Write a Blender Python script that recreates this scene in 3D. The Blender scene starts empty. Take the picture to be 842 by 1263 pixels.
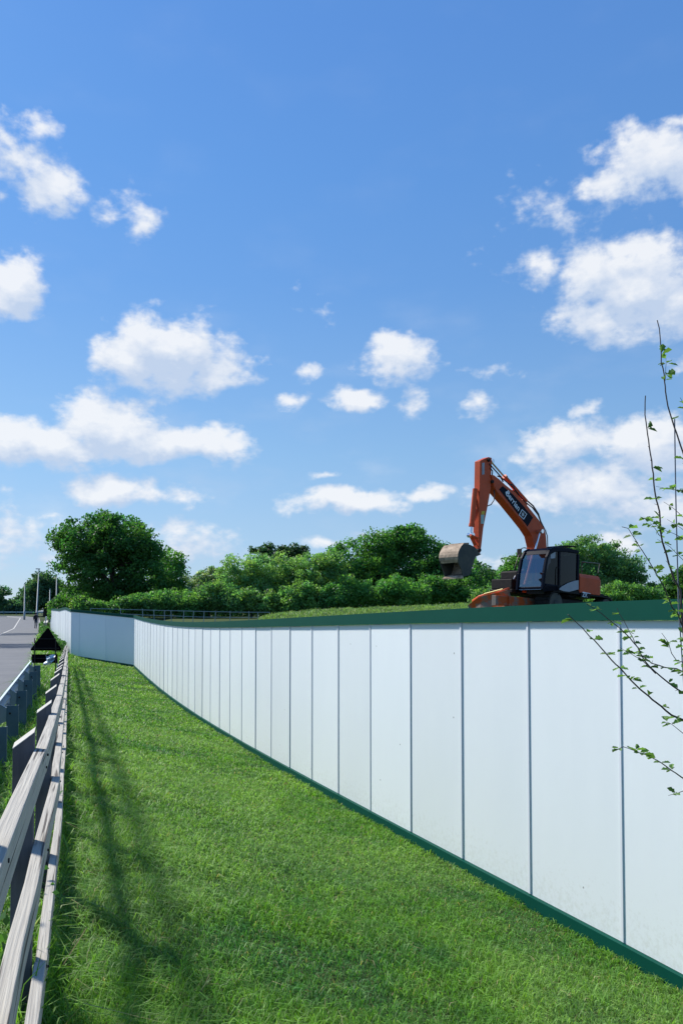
import bpy, bmesh, math, random
import numpy as np
from mathutils import Vector, Matrix, Euler
C = bpy.context.scene.collection
scn = bpy.context.scene
R = math.radians
random.seed(5); rng = np.random.default_rng(5)

# ------------------------------------------------------------ camera
CAM = Vector((0, 0, 2.3)); PITCH = R(2.0); F = 950.0
PPX, PPY = 421.0, 755 - F*math.tan(PITCH)
cd = bpy.data.cameras.new('camera'); cam = bpy.data.objects.new('camera', cd); C.objects.link(cam)
cam.location = CAM; cam.rotation_euler = (R(90)+PITCH, 0, 0)
cd.sensor_fit = 'VERTICAL'; cd.sensor_height = 36; cd.sensor_width = 24
cd.lens = F/1263*36; cd.shift_y = (PPY-631.5)/1263; cd.clip_end = 5000; cd.clip_start = 0.05
scn.camera = cam
def ray(px, py):
    a = (px-PPX)/F; b = (PPY-py)/F
    return Vector((a, math.cos(PITCH)-b*math.sin(PITCH), math.sin(PITCH)+b*math.cos(PITCH)))
def at(px, py, Y):
    d = ray(px, py); return CAM + d*(Y/d.y)
def proj(p):
    v = Vector(p)-CAM
    fw = v.y*math.cos(PITCH)+v.z*math.sin(PITCH); up = v.z*math.cos(PITCH)-v.y*math.sin(PITCH)
    return (PPX+F*v.x/fw, PPY-F*up/fw)

# ------------------------------------------------------------ world, sun
SUN_EL, SUN_A = R(42), R(38)          # azimuth measured from -X towards +Y
sdir = Vector((-math.cos(SUN_A)*math.cos(SUN_EL), math.sin(SUN_A)*math.cos(SUN_EL), math.sin(SUN_EL)))
sd = bpy.data.lights.new('sun', 'SUN'); sun = bpy.data.objects.new('sun', sd); C.objects.link(sun)
sd.energy = 4.5; sd.angle = R(6); sd.color = (1, .955, .88)
sun.rotation_euler = sdir.to_track_quat('Z', 'Y').to_euler()
scn.view_settings.view_transform = 'Standard'; scn.view_settings.look = 'None'
scn.view_settings.exposure = 0.5; scn.view_settings.gamma = 1.0

W = bpy.data.worlds.new('World'); scn.world = W; W.use_nodes = True
nt = W.node_tree; nt.nodes.clear()
def N(t, **k):
    n = nt.nodes.new(t)
    for a, b in k.items(): setattr(n, a, b)
    return n
def L(a, b): nt.links.new(a, b)
def mth(op, a, b=None, c=None, clamp=False):
    n = N('ShaderNodeMath', operation=op, use_clamp=clamp)
    for i, v in enumerate((a, b, c)):
        if v is None: continue
        if isinstance(v, (int, float)): n.inputs[i].default_value = v
        else: L(v, n.inputs[i])
    return n.outputs[0]
def vm(op, a, b=None, c=None):
    n = N('ShaderNodeVectorMath', operation=op)
    for i, v in enumerate((a, b, c)):
        if v is None: continue
        if isinstance(v, tuple): n.inputs[i].default_value = v
        else: L(v, n.inputs[i])
    return n.outputs['Value'] if op == 'LENGTH' else n.outputs[0]
# clouds: azimuth / elevation of each cloud, its half-widths, its density
CL = [(30,200,46,26,.55),(62,228,36,36,.62),(14,180,26,24,.42),(44,155,22,12,.34),(70,264,26,10,.3),(178,262,28,22,.5),(130,270,19,10,.34),(8,236,18,12,.4),
 (12,350,52,36,1.),(-10,365,60,26,.9),
 (205,437,82,42,1.15),(165,448,50,32,.95),(255,455,55,26,.85),(305,444,20,7,.25),
 (140,522,66,38,1.1),(45,545,85,30,1.),(210,548,90,24,1.),(262,543,50,17,.8),(95,550,70,24,.9),
 (135,600,56,22,1.),(180,610,30,12,.6),(232,608,36,12,.5),(15,665,70,34,.42),(238,672,64,28,.5),(225,650,30,12,.35),
 (495,440,44,26,.82),(480,450,36,16,.6),(437,494,42,17,.95),(508,498,22,17,.6),(590,492,26,14,.36),(380,463,18,9,.38),(360,492,24,9,.4),(395,378,18,12,.2),
 (425,617,76,17,.95),(525,605,26,10,.55),(403,580,18,8,.45),(610,460,30,7,.2),(680,270,40,30,.14),
 (805,200,74,36,.9),(748,232,40,22,.6),(832,146,32,14,.5),(860,205,50,36,.85),
 (785,352,80,50,1.05),(724,345,44,38,.8),(662,340,32,28,.34),(748,390,64,30,.85),(828,378,54,34,.9),
 (800,552,86,36,.95),(700,548,66,26,.8),(740,600,104,34,.7),(660,612,70,26,.55),(800,625,80,30,.7),(722,509,18,12,.45),(845,450,26,12,.4),
 (765,668,34,14,.6),(400,668,34,8,.5),(455,657,18,6,.5),(60,640,60,8,.3),(640,700,70,16,.3)]
tc = N('ShaderNodeTexCoord').outputs['Generated']
sx = N('ShaderNodeSeparateXYZ'); L(tc, sx.inputs[0])
az = mth('ARCTAN2', sx.outputs[0], sx.outputs[1]); el = mth('ARCSINE', sx.outputs[2])
cb = N('ShaderNodeCombineXYZ'); L(az, cb.inputs[0]); L(el, cb.inputs[1]); P0 = cb.outputs[0]
wn = N('ShaderNodeTexNoise'); wn.inputs['Scale'].default_value = 16; wn.inputs['Detail'].default_value = 4
L(P0, wn.inputs['Vector'])
wv = vm('MULTIPLY_ADD', wn.outputs['Color'], (.05, .05, 0), (-.025, -.025, 0))
def cloud_field(P):
    Q = vm('ADD', P, wv)
    acc = None
    for (x, y, rx, ry, s) in CL:
        d = ray(x, y).normalized(); a0, e0 = math.atan2(d.x, d.y), math.asin(d.z)
        rx_, ry_ = rx/F*math.cos(a0)**2*1.22, ry/F*math.cos(a0)*1.22
        q = vm('MULTIPLY_ADD', Q, (1/rx_, 1/ry_, 0), (-a0/rx_, -e0/ry_, 0))
        v = mth('MULTIPLY_ADD', vm('LENGTH', q), -s*1.15, s*1.15)
        acc = v if acc is None else mth('SMOOTH_MAX', acc, v, .12)
    n1 = N('ShaderNodeTexNoise'); n1.inputs['Scale'].default_value = 20; n1.inputs['Detail'].default_value = 9; n1.inputs['Roughness'].default_value = .55
    s = vm('MULTIPLY', P, (1, 1.5, 1)); L(s, n1.inputs['Vector'])
    n = mth('MULTIPLY_ADD', n1.outputs[0], 1.5, -.72)
    n2 = N('ShaderNodeTexNoise'); n2.inputs['Scale'].default_value = 75; n2.inputs['Detail'].default_value = 6; L(s, n2.inputs['Vector'])
    n = mth('ADD', n, mth('MULTIPLY_ADD', n2.outputs[0], .5, -.25))
    return mth('ADD', mth('MAXIMUM', acc, -1.0), n)
D0 = cloud_field(P0)
D1 = cloud_field(vm('ADD', P0, (-.010, .026, 0)))
mr = N('ShaderNodeMapRange', interpolation_type='SMOOTHSTEP'); L(D0, mr.inputs[0])
mr.inputs[1].default_value = .0; mr.inputs[2].default_value = .62
wz = N('ShaderNodeTexNoise'); wz.inputs['Scale'].default_value = 7; wz.inputs['Detail'].default_value = 7; L(vm('MULTIPLY', P0, (1, 2.2, 1)), wz.inputs['Vector'])
wr = N('ShaderNodeMapRange', interpolation_type='SMOOTHSTEP'); L(wz.outputs[0], wr.inputs[0]); wr.inputs[1].default_value = .48; wr.inputs[2].default_value = .80; wr.inputs[4].default_value = .30
wf = N('ShaderNodeMapRange'); L(el, wf.inputs[0]); wf.inputs[1].default_value = R(25); wf.inputs[2].default_value = R(10); wf.inputs[3].default_value = .12; wf.inputs[4].default_value = 1
dens = mth('MAXIMUM', mth('MULTIPLY', mr.outputs[0], .92), mth('MULTIPLY', wr.outputs[0], wf.outputs[0]))
rel = mth('SUBTRACT', D0, D1)
lit = mth('MULTIPLY_ADD', rel, 1.15, .27, clamp=True)
sky = N('ShaderNodeTexSky', sky_type='NISHITA'); sky.sun_disc = False
sky.sun_elevation = SUN_EL; sky.sun_rotation = math.atan2(sdir.x, sdir.y) % (2*math.pi)
sky.altitude = 50; sky.air_density = 1.0; sky.dust_density = .25; sky.ozone_density = 2.5
tint = N('ShaderNodeMix', data_type='RGBA', blend_type='MULTIPLY'); tint.inputs[0].default_value = 1
L(sky.outputs[0], tint.inputs[6]); 
rp = N('ShaderNodeValToRGB'); ev = mth('DIVIDE', el, R(45)); L(ev, rp.inputs[0]); er = rp.color_ramp
stops = [(-2, (.60,.66,.88)), (6.5, (.66,.75,.90)), (11.6, (.70,.86,.97)), (23, (.57,.88,1.16)), (30, (.55,.93,1.27)), (38, (.55,.94,1.34))]
while len(er.elements) < len(stops): er.elements.new(.5)
for e_, (dg_, c_) in zip(er.elements, stops): e_.position = max(0, dg_/45); e_.color = (*[q/1.5 for q in c_], 1)
L(vm('MULTIPLY', rp.outputs[0], (1.37, 1.36, 1.34)), tint.inputs[7])
r2 = N('ShaderNodeValToRGB'); L(ev, r2.inputs[0]); e2 = r2.color_ramp
st2 = [(-2, (.40,.60,.84)), (6.5, (.37,.585,.83)), (11.6, (.285,.515,.83)), (23, (.172,.385,.78)), (30, (.142,.345,.76)), (38, (.125,.315,.74))]
while len(e2.elements) < len(st2): e2.elements.new(.5)
for e_, (dg_, c_) in zip(e2.elements, st2): e_.position = max(0, dg_/45); e_.color = (*c_, 1)
r2s = vm('MULTIPLY', r2.outputs[0], (7.07, 7.07, 7.07))
t2 = N('ShaderNodeMix', data_type='RGBA'); t2.inputs[0].default_value = .55; L(tint.outputs[2], t2.inputs[6]); L(r2s, t2.inputs[7]); tint = t2
cc = N('ShaderNodeMix', data_type='RGBA'); L(lit, cc.inputs[0])
cc.inputs[6].default_value = (4.0, 4.75, 6.0, 1); cc.inputs[7].default_value = (6.5, 6.65, 6.9, 1)
mx = N('ShaderNodeMix', data_type='RGBA'); L(dens, mx.inputs[0]); L(tint.outputs[2], mx.inputs[6]); L(cc.outputs[2], mx.inputs[7])
bg = N('ShaderNodeBackground'); L(mx.outputs[2], bg.inputs[0]); bg.inputs[1].default_value = .1
wo = N('ShaderNodeOutputWorld'); L(bg.outputs[0], wo.inputs[0])

# ------------------------------------------------------------ materials
def mat(name, col, rough=.6, metal=0, noise=None, spec=.5, bump=None, attr=None, trans=0, coat=0, stretch=None):
    """noise=(scale, colour2, contrast); bump=(scale,strength,distance); attr = colour attribute multiplied in"""
    m = bpy.data.materials.new(name); m.use_nodes = True; t = m.node_tree; b = t.nodes['Principled BSDF']
    b.inputs['Roughness'].default_value = rough; b.inputs['Metallic'].default_value = metal
    b.inputs['Specular IOR Level'].default_value = spec; b.inputs['Coat Weight'].default_value = coat
    b.inputs['Base Color'].default_value = (*col, 1)
    src = None
    co = t.nodes.new('ShaderNodeTexCoord').outputs['Object']
    if stretch:
        mp = t.nodes.new('ShaderNodeMapping'); mp.inputs['Scale'].default_value = stretch; t.links.new(co, mp.inputs[0]); co = mp.outputs[0]
    if noise:
        n = t.nodes.new('ShaderNodeTexNoise'); n.inputs['Scale'].default_value = noise[0]; n.inputs['Detail'].default_value = 8; n.inputs['Roughness'].default_value = .65
        t.links.new(co, n.inputs['Vector'])
        r = t.nodes.new('ShaderNodeMapRange'); c = noise[2]; r.inputs[1].default_value = .5-c; r.inputs[2].default_value = .5+c
        t.links.new(n.outputs[0], r.inputs[0])
        x = t.nodes.new('ShaderNodeMix'); x.data_type = 'RGBA'; x.inputs[6].default_value = (*col, 1); x.inputs[7].default_value = (*noise[1], 1)
        t.links.new(r.outputs[0], x.inputs[0]); src = x.outputs[2]
    if attr:
        a = t.nodes.new('ShaderNodeAttribute'); a.attribute_name = attr
        if src is None: src = a.outputs['Color']
        else:
            x = t.nodes.new('ShaderNodeMix'); x.data_type = 'RGBA'; x.blend_type = 'MULTIPLY'; x.inputs[0].default_value = 1
            t.links.new(src, x.inputs[6]); t.links.new(a.outputs['Color'], x.inputs[7]); src = x.outputs[2]
    if src is not None: t.links.new(src, b.inputs['Base Color'])
    if bump:
        n = t.nodes.new('ShaderNodeTexNoise'); n.inputs['Scale'].default_value = bump[0]; n.inputs['Detail'].default_value = 6; t.links.new(co, n.inputs['Vector'])
        u = t.nodes.new('ShaderNodeBump'); u.inputs['Strength'].default_value = bump[1]; u.inputs['Distance'].default_value = bump[2]
        t.links.new(n.outputs[0], u.inputs['Height']); t.links.new(u.outputs[0], b.inputs['Normal'])
    if trans:
        tr = t.nodes.new('ShaderNodeBsdfTranslucent'); ms = t.nodes.new('ShaderNodeMixShader'); ms.inputs[0].default_value = trans
        if src is not None:
            h = t.nodes.new('ShaderNodeMix'); h.data_type = 'RGBA'; h.blend_type = 'MULTIPLY'; h.inputs[0].default_value = 1
            t.links.new(src, h.inputs[6]); h.inputs[7].default_value = (1.5, 1.6, .7, 1); t.links.new(h.outputs[2], tr.inputs[0])
        t.links.new(b.outputs[0], ms.inputs[1]); t.links.new(tr.outputs[0], ms.inputs[2])
        t.links.new(ms.outputs[0], t.nodes['Material Output'].inputs[0])
    return m
M = {}
M['soil'] = mat('ground_turf', (.035, .06, .018), .95, noise=(1.5, (.06, .085, .025), .2), spec=.1)
M['asphalt'] = mat('asphalt', (.085, .09, .102), .85, noise=(2.2, (.12, .125, .135), .25), bump=(300, .3, .004), spec=.3)
M['path'] = mat('path_asphalt', (.10, .106, .118), .85, noise=(.9, (.15, .152, .158), .25), bump=(300, .3, .004), spec=.3)
M['kerb'] = mat('kerb_stone', (.5, .48, .44), .8, noise=(3, (.36, .35, .33), .3))
M['white'] = mat('hoarding_white', (.80, .845, .87), .42, noise=(1.1, (.75, .80, .83), .3), spec=.5, bump=(2.2, .25, .01), stretch=(1, 1, .35))
def panelmat():
    m = M['white']; t = m.node_tree; b = t.nodes['Principled BSDF']; src = b.inputs['Base Color'].links[0].from_socket
    oi = t.nodes.new('ShaderNodeObjectInfo'); q = t.nodes.new('ShaderNodeMapRange'); q.inputs[3].default_value = .955; q.inputs[4].default_value = 1.03; t.links.new(oi.outputs['Random'], q.inputs[0])
    x = t.nodes.new('ShaderNodeVectorMath'); x.operation = 'SCALE'; t.links.new(src, x.inputs[0]); t.links.new(q.outputs[0], x.inputs['Scale'])
    a = t.nodes.new('ShaderNodeAttribute'); a.attribute_name = 'height_up'
    co = t.nodes.new('ShaderNodeTexCoord').outputs['Object']; n = t.nodes.new('ShaderNodeTexNoise'); n.inputs['Scale'].default_value = 26; n.inputs['Detail'].default_value = 8; n.inputs['Roughness'].default_value = .7; t.links.new(co, n.inputs['Vector'])
    s1 = t.nodes.new('ShaderNodeMath'); s1.operation = 'MULTIPLY_ADD'; t.links.new(a.outputs['Fac'], s1.inputs[0]); s1.inputs[1].default_value = -1.1; t.links.new(n.outputs[0], s1.inputs[2])
    s2 = t.nodes.new('ShaderNodeMapRange'); s2.inputs[1].default_value = .40; s2.inputs[2].default_value = .62; s2.inputs[4].default_value = .22; t.links.new(s1.outputs[0], s2.inputs[0])
    d = t.nodes.new('ShaderNodeMix'); d.data_type = 'RGBA'; t.links.new(s2.outputs[0], d.inputs[0]); t.links.new(x.outputs[0], d.inputs[6]); d.inputs[7].default_value = (.36, .36, .27, 1)
    v = t.nodes.new('ShaderNodeTexVoronoi'); v.inputs['Scale'].default_value = 3.2; t.links.new(co, v.inputs['Vector'])
    l = t.nodes.new('ShaderNodeMath'); l.operation = 'LESS_THAN'; l.inputs[1].default_value = .028; t.links.new(v.outputs['Distance'], l.inputs[0])
    e = t.nodes.new('ShaderNodeMix'); e.data_type = 'RGBA'; t.links.new(l.outputs[0], e.inputs[0]); t.links.new(d.outputs[2], e.inputs[6]); e.inputs[7].default_value = (.25, .26, .27, 1)
    t.links.new(e.outputs[2], b.inputs['Base Color'])
panelmat()
M['strip'] = mat('joint_white', (.72, .75, .8), .4)
M['green'] = mat('hoarding_green', (.002, .058, .041), .6, noise=(3, (.003, .070, .05), .3), spec=.08)
M['wood'] = mat('weathered_timber', (.52, .50, .455), .85, noise=(13, (.19, .185, .175), .16), spec=.15, bump=(30, .8, .005), stretch=(.28, 3, 3))
def woodmat(name, c1, c2, c3):
    m = bpy.data.materials.new(name); m.use_nodes = True; t = m.node_tree; b = t.nodes['Principled BSDF']; b.inputs['Roughness'].default_value = .85; b.inputs['Specular IOR Level'].default_value = .15
    co = t.nodes.new('ShaderNodeTexCoord').outputs['Object']; oi = t.nodes.new('ShaderNodeObjectInfo')
    ad = t.nodes.new('ShaderNodeVectorMath'); ad.operation = 'MULTIPLY_ADD'; t.links.new(oi.outputs['Random'], ad.inputs[0]); ad.inputs[1].default_value = (37, 11, 5); t.links.new(co, ad.inputs[2])
    def ns(sc, st, det, lo, hi, dist=0):
        mp = t.nodes.new('ShaderNodeMapping'); mp.inputs['Scale'].default_value = st; t.links.new(ad.outputs[0], mp.inputs[0])
        n = t.nodes.new('ShaderNodeTexNoise'); n.inputs['Scale'].default_value = sc; n.inputs['Detail'].default_value = det; n.inputs['Distortion'].default_value = dist; t.links.new(mp.outputs[0], n.inputs['Vector'])
        q = t.nodes.new('ShaderNodeMapRange'); q.inputs[1].default_value = lo; q.inputs[2].default_value = hi; t.links.new(n.outputs[0], q.inputs[0]); return q.outputs[0]
    g1 = ns(1, (3, 140, 140), 5, .35, .65, .3); g2 = ns(1, (2.5, 9, 9), 5, .42, .68); g3 = ns(1, (1.2, 60, 60), 2, .60, .66)
    def mixc(f, a, c):
        x = t.nodes.new('ShaderNodeMix'); x.data_type = 'RGBA'; t.links.new(f, x.inputs[0])
        for i, v in ((6, a), (7, c)):
            if isinstance(v, tuple): x.inputs[i].default_value = (*v, 1)
            else: t.links.new(v, x.inputs[i])
        return x.outputs[2]
    k = mixc(g1, c1, c2); k = mixc(g2, k, tuple(.5*(a+d) for a, d in zip(c2, c1))); k = mixc(g3, k, c3); t.links.new(k, b.inputs['Base Color'])
    u = t.nodes.new('ShaderNodeBump'); u.inputs['Strength'].default_value = .5; u.inputs['Distance'].default_value = .004; t.links.new(g1, u.inputs['Height']); u.invert = True; t.links.new(u.outputs[0], b.inputs['Normal'])
    return m
M['wood'] = woodmat('weathered_rail_timber', (.50, .47, .405), (.33, .305, .265), (.10, .09, .08))
M['woodpost'] = mat('weathered_post', (.15, .14, .145), .85, noise=(6, (.085, .08, .085), .25), spec=.15, bump=(14, .6, .004), stretch=(4, 4, .5))
M['woodend'] = mat('timber_end', (.55, .52, .46), .85, noise=(12, (.35, .33, .3), .3))
M['galv'] = mat('galvanised_steel', (.30, .37, .41), .5, .35, noise=(3, (.20, .27, .31), .3))
M['galvdark'] = mat('galvanised_post', (.09, .16, .21), .55, .3, noise=(5, (.05, .10, .14), .3))
M['lampgrey'] = mat('lamp_column_grey', (.34, .38, .38), .5, .2, noise=(1, (.28, .32, .33), .3))
M['black'] = mat('sign_back_black', (.003, .003, .004), .8, spec=.05)
M['dark'] = mat('dark_steel', (.012, .012, .014), .7, noise=(8, (.035, .03, .026), .2), spec=.15)
M['orange'] = mat('orange_paint', (.68, .092, .024), .5, noise=(2.2, (.42, .065, .02), .25), spec=.25)
M['orangemud'] = mat('orange_paint_muddy', (.50, .09, .022), .65, noise=(3.5, (.20, .17, .15), .06), spec=.2)
M['navy'] = mat('navy_paint', (.002, .005, .015), .4, spec=.05)
M['mud'] = mat('dried_mud_steel', (.52, .385, .27), .85, noise=(4, (.17, .12, .08), .14), bump=(9, .5, .02))
M['muddark'] = mat('worn_bucket_side', (.035, .04, .04), .7, noise=(4, (.09, .08, .06), .18))
M['silver'] = mat('silver_panel', (.33, .36, .42), .35, noise=(3, (.24, .26, .3), .3))
M['chrome'] = mat('chrome_rod', (.75, .75, .75), .15, 1)
M['hose'] = mat('rubber_hose', (.012, .012, .013), .5)
M['decal'] = mat('white_decal', (.75, .77, .82), .5)
M['teal'] = mat('pale_teal_decal', (.35, .5, .45), .5)
M['yellow'] = mat('yellow_stripe', (.6, .42, .03), .5)
M['seat'] = mat('seat_fabric', (.03, .03, .035), .9)
M['bark'] = mat('bark', (.06, .05, .04), .9, noise=(6, (.035, .03, .025), .25), bump=(12, .5, .03))
M['twig'] = mat('twig_bark', (.045, .032, .032), .7, noise=(60, (.09, .065, .055), .3))
M['cane'] = mat('support_cane', (.16, .17, .2), .6)
M['leaf'] = mat('leaves', (1, 1, 1), .55, attr='col', trans=.45, spec=.35)
M['grass'] = mat('grass_blades', (1, 1, 1), .5, attr='col', trans=.35, spec=.2)
M['skin'] = mat('skin', (.35, .2, .15), .6)
M['jacket'] = mat('dark_blue_jacket', (.012, .02, .07), .9)
M['trousers'] = mat('slate_trousers', (.05, .07, .09), .9)
M['bag'] = mat('black_backpack', (.01, .01, .014), .8)
M['parapet'] = mat('buff_concrete', (.42, .40, .33), .9, noise=(1.5, (.28, .28, .22), .25))
M['sheet'] = mat('pale_plastic_sheet', (.5, .6, .68), .35, noise=(6, (.38, .5, .6), .3))
M['leaflitter'] = mat('leaf_litter', (.22, .09, .04), .8)
def glass(name, tintc, mixf):
    m = bpy.data.materials.new(name); m.use_nodes = True; t = m.node_tree; t.nodes.clear()
    tr = t.nodes.new('ShaderNodeBsdfTransparent'); tr.inputs[0].default_value = (*tintc, 1)
    g = t.nodes.new('ShaderNodeBsdfGlossy'); g.inputs['Roughness'].default_value = .03; g.inputs[0].default_value = (.9, .95, 1, 1)
    lw = t.nodes.new('ShaderNodeLayerWeight'); lw.inputs[0].default_value = .5; fr = t.nodes.new('ShaderNodeMath'); fr.operation = 'POWER'; fr.inputs[1].default_value = 4; t.links.new(lw.outputs['Facing'], fr.inputs[0])
    ad = t.nodes.new('ShaderNodeMath'); ad.operation = 'ADD'; ad.use_clamp = True; ad.inputs[1].default_value = mixf; t.links.new(fr.outputs[0], ad.inputs[0])
    ms = t.nodes.new('ShaderNodeMixShader'); t.links.new(ad.outputs[0], ms.inputs[0]); t.links.new(tr.outputs[0], ms.inputs[1]); t.links.new(g.outputs[0], ms.inputs[2])
    o = t.nodes.new('ShaderNodeOutputMaterial'); t.links.new(ms.outputs[0], o.inputs[0]); return m
M['glass'] = glass('windscreen_glass', (.22, .32, .32), .20)
M['glassdark'] = glass('tinted_side_glass', (.02, .025, .035), .0)

# ------------------------------------------------------------ mesh helpers
class MB:
    def __init__(s): s.v = []; s.f = []
    def add(s, vs, fs):
        n = len(s.v); s.v += [tuple(v) for v in vs]; s.f += [tuple(n+i for i in f) for f in fs]; return s
    def box(s, x0, x1, y0, y1, z0, z1, mtx=None):
        vs = [Vector((x, y, z)) for x in (x0, x1) for y in (y0, y1) for z in (z0, z1)]
        if mtx: vs = [mtx @ v for v in vs]
        return s.add(vs, [(0,1,3,2),(4,6,7,5),(0,4,5,1),(2,3,7,6),(0,2,6,4),(1,5,7,3)])
    def prism(s, poly, c0, c1, axis='y'):
        """poly of (a,b): axis y -> (x,z); axis x -> (y,z); axis z -> (x,y)"""
        def mk(a, b, c): return {'y': (a, c, b), 'x': (c, a, b), 'z': (a, b, c)}[axis]
        n = len(poly); vs = [mk(a, b, c0) for a, b in poly]+[mk(a, b, c1) for a, b in poly]
        return s.add(vs, [tuple(range(n))[::-1], tuple(range(n, 2*n))]+[(i, (i+1) % n, n+(i+1) % n, n+i) for i in range(n)])
    def tube(s, pts, rad, n=8, cap=True):
        pts = [Vector(p) for p in pts]; rs = rad if isinstance(rad, (list, tuple)) else [rad]*len(pts)
        ref = None; rings = []
        for i, p in enumerate(pts):
            d = (pts[min(i+1, len(pts)-1)]-pts[max(i-1, 0)]).normalized()
            if ref is None: ref = Vector((0, 0, 1)) if abs(d.z) < .9 else Vector((1, 0, 0))
            u = d.cross(ref).normalized(); w = u.cross(d).normalized(); ref = w
            rings.append([p+(u*math.cos(2*math.pi*k/n)+w*math.sin(2*math.pi*k/n))*rs[i] for k in range(n)])
        vs = [v for r_ in rings for v in r_]; fs = []
        for i in range(len(pts)-1):
            for k in range(n): fs.append((i*n+k, i*n+(k+1) % n, (i+1)*n+(k+1) % n, (i+1)*n+k))
        if cap: fs += [tuple(range(n))[::-1], tuple(range((len(pts)-1)*n, len(pts)*n))]
        return s.add(vs, fs)
    def build(s, name, m, parent=None, smooth=False, bevel=0):
        me = bpy.data.meshes.new(name); me.from_pydata(s.v, [], s.f)
        bm = bmesh.new(); bm.from_mesh(me); bmesh.ops.recalc_face_normals(bm, faces=bm.faces); bm.to_mesh(me); bm.free()
        me.materials.append(m)
        o = bpy.data.objects.new(name, me); C.objects.link(o)
        if parent: o.parent = parent
        if smooth: me.shade_smooth()
        if bevel:
            b = o.modifiers.new('bevel', 'BEVEL'); b.width = bevel; b.segments = 2; b.limit_method = 'ANGLE'
        return o
def tag(o, label=None, cat=None, group=None, kind=None):
    if label: o['label'] = label
    if cat: o['category'] = cat
    if group: o['group'] = group
    if kind: o['kind'] = kind
    return o
def empty(name, loc, rot=(0, 0, 0)):
    o = bpy.data.objects.new(name, None); o.location = loc; o.rotation_euler = rot; o.empty_display_size = .2; C.objects.link(o); return o
def copy_tree(o, parent=None):
    c = o.copy(); C.objects.link(c); c.parent = parent
    for ch in o.children: copy_tree(ch, c)
    return c
def np_mesh(name, V, quads=None, tris=None, col=None, m=None, parent=None):
    me = bpy.data.meshes.new(name); V = np.asarray(V, np.float32)
    nq = 0 if quads is None else len(quads); ntr = 0 if tris is None else len(tris)
    me.vertices.add(len(V)); me.vertices.foreach_set('co', V.ravel())
    loops = np.concatenate([x.ravel() for x in (quads, tris) if x is not None]).astype(np.int32)
    me.loops.add(len(loops)); me.loops.foreach_set('vertex_index', loops)
    me.polygons.add(nq+ntr)
    st = np.concatenate([np.arange(nq)*4, nq*4+np.arange(ntr)*3]).astype(np.int32)
    me.polygons.foreach_set('loop_start', st)
    if col is not None:
        a = me.color_attributes.new('col', 'FLOAT_COLOR', 'POINT')
        c4 = np.ones((len(V), 4), np.float32); c4[:, :3] = col; a.data.foreach_set('color', c4.ravel())
    me.update(calc_edges=True)
    me.materials.append(m); o = bpy.data.objects.new(name, me); C.objects.link(o)
    if parent: o.parent = parent
    return o
_lat = rng.random((256, 256))
def vnoise(x, y):
    xi = np.floor(x).astype(int); yi = np.floor(y).astype(int); fx = x-xi; fy = y-yi
    fx = fx*fx*(3-2*fx); fy = fy*fy*(3-2*fy); g = lambda i, j: _lat[i % 256, j % 256]
    return (g(xi, yi)*(1-fx)+g(xi+1, yi)*fx)*(1-fy)+(g(xi, yi+1)*(1-fx)+g(xi+1, yi+1)*fx)*fy

# ------------------------------------------------------------ hoarding line, solved from joints
HW = 2.167; CAPH = .134; SKH = .115
JT = [(766,766,771.4,1163),(651,766.6,656.6,1103.9),(566.8,768,570.9,1058.7),(505.5,769.5,507.2,1025),(456.3,771,458.6,1000),
 (415.8,772,419,978.7),(385,772.3,387.5,962.8),(358.5,772.8,360.4,949),(336.7,773.2,337.6,936.7),(318,773.6,318,925),
 (303.4,773.8,301.3,916),(289,774,286.6,908),(276.3,774,273.7,899.6),(266,774,262.6,893),(256.6,774,253,887),(247.6,774,243.6,881),
 (208,771.6,208,858),(178.8,766,178.8,832),(165.7,762.3,165.7,820)]
def solve(xt, yt, xb, yb):
    a, b = ray(xt, yt), ray(xb, yb); sT, sB = a.z/a.y, b.z/b.y
    Y = HW/(sT-sB); return (Y*.5*(a.x/a.y+b.x/b.y), Y, CAM.z+Y*sT)      # x, y, z of the white top
J = [solve(*j) for j in JT]
# smooth fit of x and ztop over Y through the joints
jy = np.array([j[1] for j in J]); jx = np.array([j[0] for j in J]); jz = np.array([j[2] for j in J])
px_fit = np.polyfit(jy, jx, 3); pz_fit = np.polyfit(jy, jz, 4)
YA = J[-1][1]
def Hpt(Y):  return (float(np.polyval(px_fit, Y)), Y, float(np.polyval(pz_fit, Y)))
print('joints', [(round(a, 2), round(b, 2), round(c, 2)) for a, b, c in J])
print('fit err', np.abs(np.polyval(px_fit, jy)-jx).max(), np.abs(np.polyval(pz_fit, jy)-jz).max())
dsp = [math.dist(J[i][:2], J[i+1][:2]) for i in range(8)]; print('spacing', [round(d, 2) for d in dsp])
# stations along near run: measured joints, then equal steps to the corner
near = []
SP = 1.03; Yc = J[0][1]
y = Yc; st = [Yc]
while y > 1.2: y -= SP*.92; st.insert(0, y)
y = Yc
while True:
    dx = np.polyval(np.polyder(px_fit), y); y += SP/math.sqrt(1+dx*dx)
    if y > YA-.5: break
    st.append(y)
st.append(YA)
def near_pt(Y):
    if Y >= Yc: return Hpt(Y)
    x0, _, z0 = Hpt(Yc); sl = float(np.polyval(np.polyder(px_fit), Yc)); sz = (Hpt(Yc+1)[2]-z0)*.6
    return (x0+sl*(Y-Yc), Y, z0+sz*(Y-Yc))
near = [near_pt(y) for y in st]
A = near[-1]
B = solve(88, 754.6, 88, 807.7)
endr = [A, tuple(np.array(A)*.57+np.array(B)*.43), tuple(np.array(A)*.14+np.array(B)*.86), B]
Cc = solve(64, 752.8, 64, 775.4)
farr = []
n = 24
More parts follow.
